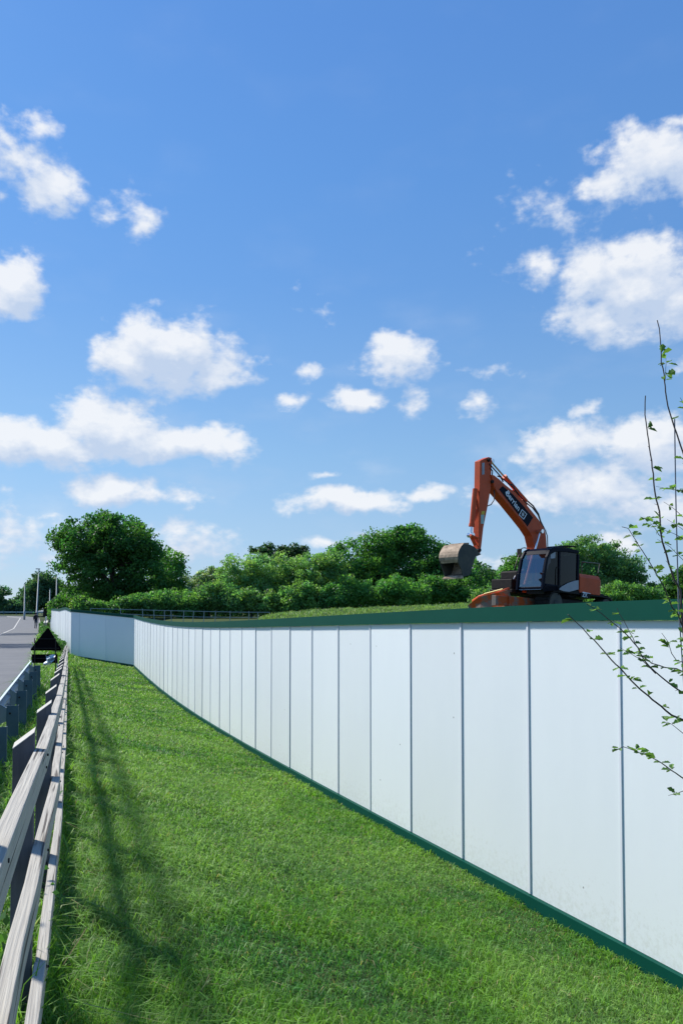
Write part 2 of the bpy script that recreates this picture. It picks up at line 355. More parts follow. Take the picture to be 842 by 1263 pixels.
for i in range(n+1):
    t = (i/n); Y = B[1]+(Cc[1]-B[1])*t; x = B[0]+(Cc[0]-B[0])*t - .5*math.sin(math.pi*t)*1.0
    px = PPX+F*x/Y
    zt = np.interp(px, [64, 69, 73.5, 77, 81, 84, 88], [752.6, 753.0, 753.6, 752.6, 751.6, 752.8, 754.6])
    farr.append((x, Y, CAM.z+(755-zt)/F*Y))
print('A', A, 'B', B, 'C', Cc)
allh = near+endr[1:]+farr[1:]
hY = np.array([p[1] for p in allh]); hX = np.array([p[0] for p in allh]); hZ = np.array([p[2] for p in allh])-HW-SKH
EP = np.array([(-2.6, -25), (-1.6, 0), (-6.65, 15), (-9.0, 22), (-20.6, 52), (-33.0, 85), (-51, 130), (-62, 150), (-84, 172), (-130, 186)], float)
EP[0] = (6.8, -25)
def zr(Y): return np.interp(Y, [-30, 85, 130, 180, 400], [.5, .5, 1.35, 1.75, 1.85])
def Ex(Y): return np.interp(Y, EP[:, 1], EP[:, 0])
def Hx(Y): return np.where(Y < hY[0], hX[0]+(Y-hY[0])*-.36, np.where(Y > hY[-1], hX[-1]+(Y-hY[-1])*-.39, np.interp(Y, hY, hX)))
def Hz(Y): return np.interp(Y, hY, hZ)
FXT = np.array([(-3, .85), (1.4, -.62), (1.74, -.732), (2.155, -.868), (2.46, -.963), (3, -1.137), (4.4, -1.60), (5.8, -2.09), (7.15, -2.563), (8.5, -3.03), (32, -11.33), (40, -14.1), (100, -35)])
def Fxx(Y): return np.interp(Y, FXT[:, 0], FXT[:, 1])
def Fx(Y): return np.minimum(Fxx(Y), Hx(Y)-.45)
def Fz(Y): return np.interp(Y, [-5, 0, 32, 39, 90], [.95, .86, -.19, .12, .45])
def zsite(X, Y):
    crest = np.interp(X, [-14, -6, -4.2, -3.4, -.9, 6.3, 12, 30], [1.6, 1.65, 1.85, 2.08, 2.30, 2.58, 2.64, 2.55])
    t = np.clip(1-np.abs(Y-40)/11, 0, 1); t = t*t*(3-2*t)
    base = np.interp(Y, [0, 30, 60, 150, 900], [1.3, 1.75, 1.9, 1.9, 2.0])
    z = base+(crest-base)*t
    dx, dy = X-6.71, Y-25.0; w = np.clip((5.2-np.hypot(dx, dy))/2.4, 0, 1); w = w*w*(3-2*w)        # levelled pad the excavator stands on
    pad = 2.03+math.tan(R(3.2))*(-.766*dx-.643*dy)
    return z+(pad-z)*w+.05*(vnoise(X*1.3, Y*1.3)-.5)*(1-w)
def ground(X, Y):
    X = np.asarray(X, float); Y = np.asarray(Y, float)
    e, f, h = Ex(Y), Fx(Y), Hx(Y); ze, zf, zh = zr(Y), Fz(Y), Hz(Y)
    e = np.minimum(e, f-.4)
    t1 = np.clip((X-e)/(f-e), 0, 1); t1 = t1*t1*(3-2*t1)
    t2 = np.clip((X-f)/(h-f), 0, 1); t2 = t2*.6+t2*t2*(3-2*t2)*.4
    z = np.where(X < f, ze+(zf-ze)*t1, zf+(zh-zf)*t2)
    d = np.clip((X-h-.1)*.93/7, 0, 1); d = d*d*(3-2*d)
    z = np.where(X > h+.1, zh+(zsite(X, Y)-zh)*d, z)
    dl = np.clip((e-X-14)/40, 0, 1)                   # beyond the carriageway
    z = np.where(X < e-14, ze+(1.2+(ze*0)-ze)*dl*.5+0*z, z)
    far = np.clip((Y-100)/60, 0, 1)
    return z*(1-far)+far*np.maximum(z, zr(Y)) if True else z

# ---- ground sheet
rows = list(np.arange(-24, -8, 4.))+list(np.arange(-8, 45, .5))+list(np.arange(45, 105, 3.))+[110, 120, 130, 140, 150, 160, 175, 190, 220, 260, 320, 400, 550, 750, 1000, 1500]
V = []; cols = None
for Yr in rows:
    e, f, h = float(min(Ex(Yr), Fx(Yr)-.4)), float(Fx(Yr)), float(Hx(Yr))
    xs = [e-1200, e-500, e-200, e-100, e-60, e-40, e-25, e-14.5, e-11, e-7, e-3, e-1, e]+[e+(f-e)*t for t in (.25, .5, .75)]+[f]+[f+(h-f)*t/10 for t in range(1, 10)]+[h, h+.1, h+.8, h+1.6, h+2.5, h+3.5, h+5, h+7.5, h+10, h+14, h+18, h+25, h+40, h+70, h+120, h+250, h+600, h+1300]
    xs = np.array(xs); zz = ground(xs, np.full(len(xs), Yr))
    rd = (xs <= e-.2) & (xs > e-14.2); zz = np.where(rd, float(zr(Yr))-.2, zz)
    V += list(zip(xs, [Yr]*len(xs), zz)); cols = len(xs)
Q = [(r*cols+c, r*cols+c+1, (r+1)*cols+c+1, (r+1)*cols+c) for r in range(len(rows)-1) for c in range(cols-1)]
g = MB(); g.v = [tuple(map(float, v)) for v in V]; g.f = Q
go = g.build('ground', M['soil'], smooth=True); tag(go, kind='structure')

# ---- footpath, kerb, carriageway, verge beyond
ys = np.concatenate([np.arange(-24, 90, 3.), np.arange(90, 186, 4.)])
def ribbon(name, o0, o1, dz, m, thick=.14):
    pts = np.array([(Ex(Y), Y) for Y in ys]); d = np.gradient(pts, axis=0); d /= np.linalg.norm(d, axis=1)[:, None]
    nrm = np.stack([-d[:, 1], d[:, 0]], 1)
    mb = MB(); k = len(ys)
    a = pts+nrm*o0; b = pts+nrm*o1; z = zr(pts[:, 1])+dz
    vs = [(*p, q) for p, q in zip(a, z)]+[(*p, q) for p, q in zip(b, z)]+[(*p, q-thick) for p, q in zip(a, z)]+[(*p, q-thick) for p, q in zip(b, z)]
    fs = []
    for i in range(k-1):
        fs += [(i, i+1, k+i+1, k+i), (2*k+i, 2*k+i+1, i+1, i), (k+i, k+i+1, 3*k+i+1, 3*k+i)]
    mb.add(vs, fs); o = mb.build(name, m); tag(o, kind='structure'); return o
ribbon('footpath', 0, 2.75, .0, M['path'])
ribbon('kerb', 2.753, 2.88, .012, M['kerb'], .16)
ribbon('road', 2.883, 11.0, -.12, M['asphalt'], .1)
ribbon('far_kerb', 11.003, 11.13, .0, M['kerb'], .16)
ribbon('edging_strip', -.06, -.003, .015, M['kerb'], .15)

# ------------------------------------------------------------ hoarding
hoard = empty('site_hoarding', (A[0], A[1], A[2]-HW))
tag(hoard, 'long white panelled site hoarding with dark green top board and skirting, running across the grass', 'hoarding')
hinv = Matrix.Translation(-hoard.location)
def hv(p): return hinv @ Vector(p)
def panel(p, q, gap=.004):
    a, b = Vector(p), Vector(q); d = (b-a); d.z = 0; L_ = d.length; d.normalize(); nrm = Vector((-d.y, d.x, 0))  # faces the grass
    if nrm.x > 0 and abs(d.y) > .5: nrm = -nrm
    if nrm.y > 0 and abs(d.y) <= .9: nrm = -nrm
    a2, b2 = a+d*gap, b-d*gap; t = -nrm*.02; jit = nrm*random.uniform(-.003, .003)
    mb = MB(); nx, nz = 4, 8; f0 = []
    for layer, off in ((0, jit), (1, t)):
        for i in range(nx+1):
            for k in range(nz+1):
                s = i/nx; v = k/nz; base = a2.lerp(b2, s)
                w = nrm*.0025*math.sin(3.1*s)*math.sin(3.1*v)*(1 if layer == 0 else 0)*pj
                f0.append(hv(base+off+w-Vector((0, 0, HW*(1-v)))))
    n0 = (nx+1)*(nz+1); fs = []
    for i in range(nx):
        for k in range(nz):
            q_ = (i*(nz+1)+k, (i+1)*(nz+1)+k, (i+1)*(nz+1)+k+1, i*(nz+1)+k+1); fs.append(q_); fs.append(tuple(n0+z for z in q_[::-1]))
    for k in range(nz):
        for i in (0, nx): fs.append((i*(nz+1)+k, i*(nz+1)+k+1, n0+i*(nz+1)+k+1, n0+i*(nz+1)+k))
    mb.add(f0, fs); po_ = mb.build('panel', M['white'], hoard)
    at_ = po_.data.attributes.new('height_up', 'FLOAT', 'POINT'); at_.data.foreach_set('value', [k/nz for _l in (0, 1) for i in range(nx+1) for k in range(nz+1)])
    return d, nrm
def strip(p, nrm, d, w=.018):
    a = Vector(p)+nrm*.004; mb = MB()
    vs = []
    for s in (-w, w):
        for o in (0, .007):
            for z in (-HW+.004, .006): vs.append(hv(a+d*s+nrm*o+Vector((0, 0, z))))
    mb.add(vs, [(0,1,3,2),(4,6,7,5),(0,4,5,1),(2,3,7,6),(0,2,6,4),(1,5,7,3)])
    mb.build('joint_strip', M['strip'], hoard, bevel=.002)
def band(pts, off, z0, z1, th, name):
    """continuous board following the run"""
    P = [Vector(p) for p in pts]; mb = MB(); vs = []; fs = []
    for i, p in enumerate(P):
        d = P[min(i+1, len(P)-1)]-P[max(i-1, 0)]; d.z = 0; d.normalize(); nr = Vector((-d.y, d.x, 0))
        if nr.x*.93+nr.y*.36 > 0: nr = -nr
        for o in (off, off+th):
            for z in (z0, z1): vs.append(hv(p+nr*o+Vector((0, 0, z))))
    for i in range(len(P)-1):
        b = i*4; c = b+4
        fs += [(b, c, c+1, b+1), (b+2, b+3, c+3, c+2), (b+1, c+1, c+3, b+3), (b, b+2, c+2, c)]
    fs += [(0, 1, 3, 2), tuple(len(vs)-4+k for k in (0, 2, 3, 1))]
    mb.add(vs, fs); return mb.build(name, M['green'], hoard)
for run in (near, endr, farr):
    for i in range(len(run)-1):
        pj = random.choice((-1, 1, .5, 1.5))
        d, nr = panel(run[i], run[i+1])
        if run is not endr or i > 0: strip(run[i], nr, d, .012 if run is near else .009)
    band(run, .004, .003, CAPH, .03, 'cap_board')
    band(run, -.012, -HW-SKH-.25, -HW-.002, .05, 'kick_board')
    # posts behind
    for p in run[::3]:
        dd = Vector((.06, .02, 0)); q = Vector(p)+Vector((.09, .03, 0)); mb = MB()
        mb.box(-.045, .045, -.045, .045, -HW-.3, .02, Matrix.Translation(hv(q))); mb.build('support_post', M['woodpost'], hoard)

# ------------------------------------------------------------ post and rail fence
fence = empty('post_and_rail_fence', (Fx(3.), 3., float(Fz(3.))))
tag(fence, 'weathered grey timber post and rail fence along the left edge of the grass', 'fence')
fl = fence.location
def ftop(Y): return CAM.z-(.42+.0325*Y)
FS = [-1.22]
while FS[-1] < 32.5: FS.append(FS[-1]+1.38)
def frx(Y): return float(Fxx(Y))-.021
def rail_obj(Y0, Y1, drop, out, h, w):
    p = Vector((frx(Y0)+out, Y0, ftop(Y0)-drop)); q = Vector((frx(Y1)+out, Y1, ftop(Y1)-drop)); d = q-p; L_ = d.length
    mb = MB(); n = 6
    for i in range(n+1):
        x = L_*i/n; jz = random.uniform(-.003, .003); jy = random.uniform(-.003, .003)
        mb.v += [(x, -w/2+jy, -h), (x, w/2+jy, -h), (x, w/2+jy, jz), (x, -w/2+jy, jz)]
    for i in range(n):
        b = i*4; c = b+4
        mb.f += [(b+k, c+k, c+(k+1) % 4, b+(k+1) % 4) for k in range(4)]
    mb.f += [(0, 1, 2, 3), (n*4+3, n*4+2, n*4+1, n*4)]
    o = mb.build('rail', M['wood'], fence, bevel=.004)
    rot = d.to_track_quat('X', 'Z'); o.rotation_mode = 'QUATERNION'; o.rotation_quaternion = rot; o.location = p-fl
    return o
for k in range(3):
    drop = (0, .355, .785)[k]; out = (0, .006, .012)[k]
    i = (0, 1, 0)[k]
    ends = [0]+list(range(i+1, len(FS)-1, 2))+[len(FS)-1]
    for a, b in zip(ends[:-1], ends[1:]):
        if a == b: continue
        j = random.uniform(-.006, .006)
        rail_obj(FS[a]+.004, FS[b]-.004, drop+random.uniform(-.006, .006), out+j, .092, .042)
for i, Y in enumerate(FS):
    x = frx(Y)-.021-.040; top = ftop(Y)+.075+random.uniform(-.02, .02); zb = float(ground(x, Y))-.3
    ang = math.atan(.35); mt = Matrix.Translation(Vector((x, Y, 0))-Vector((fl.x, fl.y, 0))) @ Matrix.Rotation(ang, 4, 'Z')
    mb = MB(); w, dp = .037, .052
    vs = [(-w, -dp, zb-fl.z), (w, -dp, zb-fl.z), (w, dp, zb-fl.z), (-w, dp, zb-fl.z), (-w, -dp, top-.055-fl.z), (w, -dp, top-fl.z), (w, dp, top-fl.z+.005), (-w, dp, top-.05-fl.z)]
    mb.add([mt @ Vector(v) for v in vs], [(0,3,2,1),(0,1,5,4),(1,2,6,5),(2,3,7,6),(3,0,4,7)])
    po = mb.build('post', M['woodpost'], fence, bevel=.003)
    cp = MB(); off = Vector((0, 0, .0025))
    cp.add([mt @ (Vector(v)+Vector((0, 0, dz))) for dz in (.002, .006) for v in vs[4:]], [(0,1,2,3),(7,6,5,4),(0,4,5,1),(1,5,6,2),(2,6,7,3),(3,7,4,0)])
    cp.build('cut_end', M['woodend'], po)

for i, Y in enumerate(FS[1:11]):
    for k in range(3):
        mb = MB()
        for q in (-.022, .022):
            p_ = Vector((frx(Y)+.0205+(0, .006, .012)[k]+.002, Y+q*.3, ftop(Y)-(0, .355, .785)[k]-.045+q))-fl; mb.tube([p_, p_+Vector((.006, .002, 0))], .005, 6)
        mb.build('nail', M['dark'], fence)
# ------------------------------------------------------------ crash barrier
gb = empty('crash_barrier', (-3.5, 8.1, .5)); tag(gb, 'galvanised steel roadside crash barrier with blue-grey posts behind the timber fence', 'crash barrier')
gl = gb.location
def gx(Y, o): return -.1-.352*Y-o
zt = 1.17
prof = [(0, 0), (.035, -.02), (.075, -.06), (.075, -.10), (.01, -.135), (.01, -.165), (.075, -.20), (.075, -.24), (.035, -.28), (0, -.305)]
mb = MB(); ysb = list(np.arange(-2, 18.5, 1.0))
ring = []
for Y in ysb:
    for (o, z) in prof: ring.append((gx(Y, .78+o)-gl.x, Y-gl.y, zt+z-gl.z))
for Y in ysb:
    for (o, z) in prof: ring.append((gx(Y, .776+o)-gl.x+.006, Y-gl.y, zt+z-gl.z))
k = len(prof); nn = len(ysb)*k; fs = []
for i in range(len(ysb)-1):
    for j in range(k-1):
        q_ = (i*k+j, i*k+j+1, (i+1)*k+j+1, (i+1)*k+j); fs += [q_, tuple(nn+z for z in q_[::-1])]
    for j in (0, k-1): fs.append((i*k+j, (i+1)*k+j, nn+(i+1)*k+j, nn+i*k+j))
mb.add(ring, fs); mb.build('beam', M['galv'], gb, smooth=False)
Yp = 8.1; ypost = []
for kk in range(-5, 6): ypost.append(8.1+kk*1.86)
for Y in ypost:
    if Y < -1 or Y > 18: continue
    x = gx(Y, .62); zb = float(ground(x, Y))-.3; mt = Matrix.Translation((x-gl.x, Y-gl.y, -gl.z)) @ Matrix.Rotation(math.atan(.35)+random.uniform(-.03, .03), 4, 'Z')
    mb = MB(); mb.box(-.07, .07, -.003, .003, zb, 1.10, mt); mb.box(.066, .072, .003, .05, zb, 1.10, mt); mb.box(-.072, -.066, .003, .05, zb, 1.10, mt)
    po = mb.build('post', M['galvdark'], gb)
    mb = MB(); mb.prism([(-.17, 1.13), (-.06, 1.06), (-.06, .90), (-.17, .86)], .008, .09); o = mb.build('spacer', M['galv'], gb)
    o.matrix_local = mt
    mb = MB(); mb.tube([mt @ Vector((-.03, -.012, 1.0)), mt @ Vector((-.03, -.004, 1.0))], .014, 8); mb.build('bolt', M['dark'], po)
# sloping end of the barrier
mb = MB()
for s in range(2):
    pass
for (o0, o1, z0, z1) in ((0, .03, 0, -.3),):
    a = [(gx(18, .78), 18, zt), (gx(18, .78), 18, zt-.3), (gx(19.4, .80), 19.4, .75), (gx(19.4, .80), 19.4, .5)]
    vs = [Vector(v)-gl for v in a]; vs += [v+Vector((.012, .004, 0)) for v in vs]
    mb.add(vs, [(0,1,3,2),(4,6,7,5),(0,2,6,4),(1,5,7,3),(2,3,7,6),(0,4,5,1)])
mb.build('ramped_end', M['galv'], gb)

# pale plastic sheet caught on barrier end
mb = MB(); nx, nz = 8, 10; vs = []
for i in range(nx+1):
    for k in range(nz+1):
        u, v = i/nx, k/nz; p = at(55.5+11.5*u+1.5*math.sin(5*v), 808.5+11*v+1.2*math.sin(6*u), 17.2)
        p.y += .06*math.sin(9*u+3*v)+.05*math.sin(13*v+u); vs.append(p)
nv = len(vs); vs += [v+Vector((0, .008, 0)) for v in vs]
fs = [(i*(nz+1)+k, (i+1)*(nz+1)+k, (i+1)*(nz+1)+k+1, i*(nz+1)+k+1) for i in range(nx) for k in range(nz)]
fs += [tuple(nv+z for z in f[::-1]) for f in fs]
mb.add(vs, fs); o = mb.build('plastic_sheet', M['sheet'], smooth=True); tag(o, 'crumpled pale blue plastic sheet caught on the end of the crash barrier', 'plastic sheet')

# ------------------------------------------------------------ temporary road sign (seen from behind)
YS = 20.4
sg = empty('road_sign', at(57, 829, YS)); tag(sg, 'black back of a triangular temporary road sign on a steel frame beside the footpath', 'road sign'); sl = sg.location
def sp(px, py, dy=0): return at(px, py, YS+dy)-sl
def slab(name, pts, th, m, parent, dy=0, inv=None):
    vs = [sp(x, y, dy) for x, y in pts]; n_ = len(vs); vs += [v+Vector((0, th, 0)) for v in vs]; mb = MB()
    mb.add(vs, [tuple(range(n_)), tuple(range(n_, 2*n_))[::-1]]+[(i, (i+1) % n_, n_+(i+1) % n_, n_+i) for i in range(n_)])
    return mb.build(name, m, parent)
slab('triangle_plate', [(58.6, 774.6), (60.4, 774.6), (75.8, 800.6), (75.4, 802.4), (38.6, 802.4), (37.9, 800.6)], .012, M['black'], sg)
slab('lower_plate', [(39.5, 807), (71.2, 807), (71.2, 817.8), (39.5, 817.8)], .012, M['black'], sg)
for (x, y0, y1) in ((43.3, 787, 829.5), (69, 787.5, 829.5)):
    mb = MB(); mb.tube([sp(x, y0, -.03), sp(x, y1, -.03)], .014, 8); mb.build('leg', M['dark'], sg)
for y_, xa, xb in ((788, 44.5, 68), (799.6, 41, 73), (812, 40.5, 70.5)):
    mb = MB(); mb.tube([sp(xa, y_, -.022), sp(xb, y_, -.022)], .012, 6); mb.build('crossbar', M['dark'], sg)
mb = MB(); mb.tube([sp(41, 818, -.03), sp(36.5, 829, -.9)], .012, 6); mb.tube([sp(71, 818, -.03), sp(72, 829, -.9)], .012, 6); mb.build('back_strut', M['galv'], sg)

# ------------------------------------------------------------ lamp columns
LAMPS = [(31, 720, 118, None, 'lamp column left of the person, no arm visible, leftmost of the row'), (48.5, 702, 105, 'L', 'tallest grey street lamp with flat lantern head, above the walking person'),
 (62, 727, 124, None, 'short far lamp column just left of the curved-arm lamp by the hoarding end'), (70.3, 711, 116, 'C', 'grey street lamp with curved arm rising behind the far end of the hoarding'), (86.5, 724, 104, None, 'plain grey lamp column rising behind the hoarding corner below the big tree')]
for (x, yt, Y, kind, lab) in LAMPS:
    t = at(x, yt, Y); b = Vector((t.x-(.2 if kind == 'L' else 0)*1.2, Y, float(ground(t.x, Y)))); o = empty('street_lamp', b); tag(o, lab, 'street lamp', 'street lamps along the road')
    H = t.z-b.z; mb = MB(); mb.tube([(0, 0, -.2), (0, 0, 1.3), (0, 0, 1.32), (t.x-b.x, 0, H)], [.15, .15, .10, .065], 10); mb.build('column', M['lampgrey'], o, smooth=True)
    if kind == 'L':
        mb = MB(); mb.box(-.42, .12, -.15, .15, H-.02, H+.1, Matrix.Translation((t.x-b.x, 0, 0))); mb.build('lantern', M['lampgrey'], o, bevel=.03)
    elif kind == 'C':
        mb = MB(); mb.tube([(0, 0, H-.05), (-.15, 0, H+.35), (-.6, 0, H+.7), (-1.2, 0, H+.8)], .05, 8); mb.build('arm', M['lampgrey'], o, smooth=True)
        mb = MB(); mb.prism([(-1.2, H+.74), (-1.75, H+.72), (-1.8, H+.80), (-1.2, H+.88)], -.13, .13); mb.build('lantern', M['lampgrey'], o, bevel=.02)
    else:
        mb = MB(); mb.prism([(-.09, H), (.09, H), (.06, H+.12), (-.06, H+.12)], -.09, .09); mb.build('cap', M['lampgrey'], o)

# ------------------------------------------------------------ far crash barrier and parapet
fb = empty('crash_barrier', at(20, 757, 175)); tag(fb, 'pale crash barrier crossing the view at the far bend of the road', 'crash barrier'); fbl = fb.location
mb = MB(); pts = [(-110, 176), (-90, 177), (-75, 178), (-66, 176)]
P_ = [Vector((x, Y, float(ground(x, Y))+.75)) for x, Y in pts]
vs = []
for p in P_:
    for dz in (0, -.35): vs += [p-fbl+Vector((0, 0, dz)), p-fbl+Vector((0, .08, dz))]
fs = []
for i in range(len(P_)-1):
    b = 4*i; c = b+4; fs += [(b, c, c+2, b+2), (b+1, b+3, c+3, c+1), (b, b+1, c+1, c), (b+2, c+2, c+3, b+3)]
mb.add(vs, fs); mb.build('beam', M['galv'], fb)
for t_ in np.linspace(-110, -66, 16):
    Y = 176.5; mb = MB(); mb.box(t_-.06, t_+.06, Y+.1+1, Y+.2+1, float(ground(t_, Y))-.2, float(ground(t_, Y))+.7, Matrix.Translation(-fbl)); mb.build('post', M['galvdark'], fb)

pw = empty('parapet_wall', at(57, 776, 74)); tag(pw, 'low buff concrete parapet beside the footpath near the walking person', 'wall'); pl = pw.location
def pseg(name, a, b, z0, z1, th, m, par, org):
    d = Vector((b[0]-a[0], b[1]-a[1], 0)); Ln = d.length; ang = math.atan2(d.y, d.x)
    mb = MB(); mb.box(0, Ln, -th/2, th/2, z0, z1, Matrix.Translation(Vector((a[0], a[1], 0))-org) @ Matrix.Rotation(ang, 4, 'Z')); return mb.build(name, m, par)
wa, wb = (Ex(72.)+.5, 72.), (Ex(90.)+.6, 90.)
pseg('wall', wa, wb, .3, 1.25, .25, M['parapet'], pw, pl); pseg('coping', wa, wb, 1.253, 1.33, .34, M['kerb'], pw, pl)
for i in range(7):
    t_ = i/6; x = wa[0]+(wb[0]-wa[0])*t_; Y = wa[1]+(wb[1]-wa[1])*t_
    mb = MB(); mb.tube([Vector((x, Y, 1.33))-pl, Vector((x, Y, 1.8))-pl], .03, 6); mb.build('rail_post', M['galv'], pw)
mb = MB(); mb.tube([Vector((wa[0], wa[1], 1.8))-pl, Vector((wb[0], wb[1], 1.8))-pl], .03, 6); mb.build('handrail', M['galv'], pw)

# site railing behind the hoarding
sr = empty('site_railing', at(240, 770, 43)); tag(sr, 'thin galvanised tubular railing standing behind the hoarding in front of the bushes', 'railing'); srl = sr.location
topl = [(112, 750.5), (149, 751.5), (176, 752.3), (203, 753), (245, 754), (290, 755), (333, 755.3)]
midl = [(149, 757), (176, 758.5), (203, 759.3), (245, 761), (290, 761.5), (318, 761.5)]
for ln in (topl, midl):
    mb = MB(); mb.tube([at(x, y_, 43)-srl for x, y_ in ln], .017, 6); mb.build('rail', M['lampgrey'], sr)
for x in (112, 149, 176, 190, 203, 211, 227, 239, 252, 266, 284, 307, 318):
    yt = np.interp(x, [p[0] for p in topl], [p[1] for p in topl])-(1.5 if x in (149, 176, 284, 307) else 0)
    mb = MB(); p = at(x, yt, 43); q = Vector((p.x+random.uniform(-.06, .06), 43, float(ground(p.x, 43.))-.1)); mb.tube([p-srl, q-srl], .020, 6); mb.build('post', M['lampgrey'], sr)

# ------------------------------------------------------------ person on the footpath
def person():
    Yp_ = 84.; base = at(44.6, 774, Yp_); gz = .5
    o = empty('person', (base.x, Yp_, gz)); tag(o, 'person in dark blue jacket walking away on the footpath carrying a dark backpack', 'person')
    J_ = {'pel': (0, 0, .95, .13), 'waist': (0, 0, 1.12, .125), 'chest': (0, .01, 1.36, .15), 'neck': (0, 0, 1.5, .06), 'head': (0, .01, 1.62, .095), 'crown': (0, 0, 1.72, .075),
          'hl': (-.1, 0, .9, .09), 'kl': (-.12, .1, .5, .06), 'al': (-.13, .02, .09, .045), 'tl': (-.13, .16, .03, .035),
          'hr': (.1, 0, .9, .09), 'kr': (.11, -.02, .48, .06), 'ar': (.12, -.22, .12, .045), 'tr': (.12, -.1, .03, .035),
          'sl': (-.19, 0, 1.43, .065), 'el': (-.26, -.05, 1.15, .045), 'wl': (-.25, .06, .92, .033), 'fl': (-.25, .09, .83, .03),
          'sr': (.19, 0, 1.43, .065), 'er': (.26, .02, 1.15, .045), 'wr': (.26, .14, .95, .033), 'fr': (.26, .18, .87, .03)}
    E_ = [('pel','waist'),('waist','chest'),('chest','neck'),('neck','head'),('head','crown'),('pel','hl'),('hl','kl'),('kl','al'),('al','tl'),('pel','hr'),('hr','kr'),('kr','ar'),('ar','tr'),
          ('chest','sl'),('sl','el'),('el','wl'),('wl','fl'),('chest','sr'),('sr','er'),('er','wr'),('wr','fr')]
    ks = list(J_); me = bpy.data.meshes.new('body'); me.from_pydata([J_[k_][:3] for k_ in ks], [(ks.index(a), ks.index(b)) for a, b in E_], [])
    b = bpy.data.objects.new('body', me); C.objects.link(b); b.parent = o; me.materials.append(M['jacket']); me.materials.append(M['trousers']); me.materials.append(M['skin'])
    b.modifiers.new('skin', 'SKIN'); sv = me.skin_vertices[0].data
    for i, k_ in enumerate(ks): sv[i].radius = (J_[k_][3],)*2
    sv[0].use_root = True
    b.modifiers.new('sub', 'SUBSURF').levels = 1
    dg = bpy.context.evaluated_depsgraph_get(); m2 = bpy.data.meshes.new_from_object(b.evaluated_get(dg)); b.modifiers.clear(); b.data = m2
    for p_ in m2.polygons:
        z = p_.center.z; p_.material_index = 1 if z < .92 and abs(p_.center.x) < .2 else (2 if z > 1.52 or (z < .95 and abs(p_.center.x) > .2) else 0); p_.use_smooth = True
    bm = bmesh.new(); bmesh.ops.create_icosphere(bm, subdivisions=2, radius=.112, matrix=Matrix.Translation((0, -.012, 1.67)))
    h = bpy.data.meshes.new('hair'); bm.to_mesh(h); bm.free(); h.materials.append(M['bag']); ho = bpy.data.objects.new('hair', h); C.objects.link(ho); ho.parent = o
    bp = empty('backpack', (base.x+.06, Yp_-.2, gz+1.02)); tag(bp, 'dark rounded backpack on the back of the walking person', 'backpack')
    mb = MB(); mb.prism([(-.17, .03), (-.13, 0), (.13, 0), (.17, .03), (.18, .3), (.14, .44), (0, .49), (-.14, .44), (-.18, .3)], -.1, .1); mb.build('main_pocket', M['bag'], bp, bevel=.04)
    mb = MB(); mb.prism([(-.12, .04), (.12, .04), (.12, .2), (-.12, .2)], -.145, -.103); mb.build('front_pocket', M['bag'], bp, bevel=.015)
    return o
person()

# ------------------------------------------------------------ foliage
LB = 1.9
def leaves(cents, size, cbase, cvar, rs, up=.25, per_col=None):
    n_ = len(cents); u = rs.normal(size=(n_, 3)); u /= np.linalg.norm(u, axis=1)[:, None]
    w = rs.normal(size=(n_, 3)); w[:, 2] *= .6; v = np.cross(u, w); v /= np.linalg.norm(v, axis=1)[:, None]
    s = size*(.6+.8*rs.random(n_))[:, None]
    s = s*(.86 if len(cents) > 8000 else 1); a = cents-u*s*.5; c = cents+u*s*.5; b = cents+v*s*.32+u*s*.05; d = cents-v*s*.32+u*s*.05
    fold = np.cross(u, v)*s*.12; b = b+fold; d = d+fold
    V_ = np.stack([a, b, c, d], 1).reshape(-1, 3); Q_ = np.arange(n_*4).reshape(-1, 4)
    col = np.array(cbase)[None]*LB*(1+cvar*(rs.random((n_, 1))-.5)*2)
    if per_col is not None: col = col*per_col
    return V_, Q_, np.repeat(col, 4, 0)
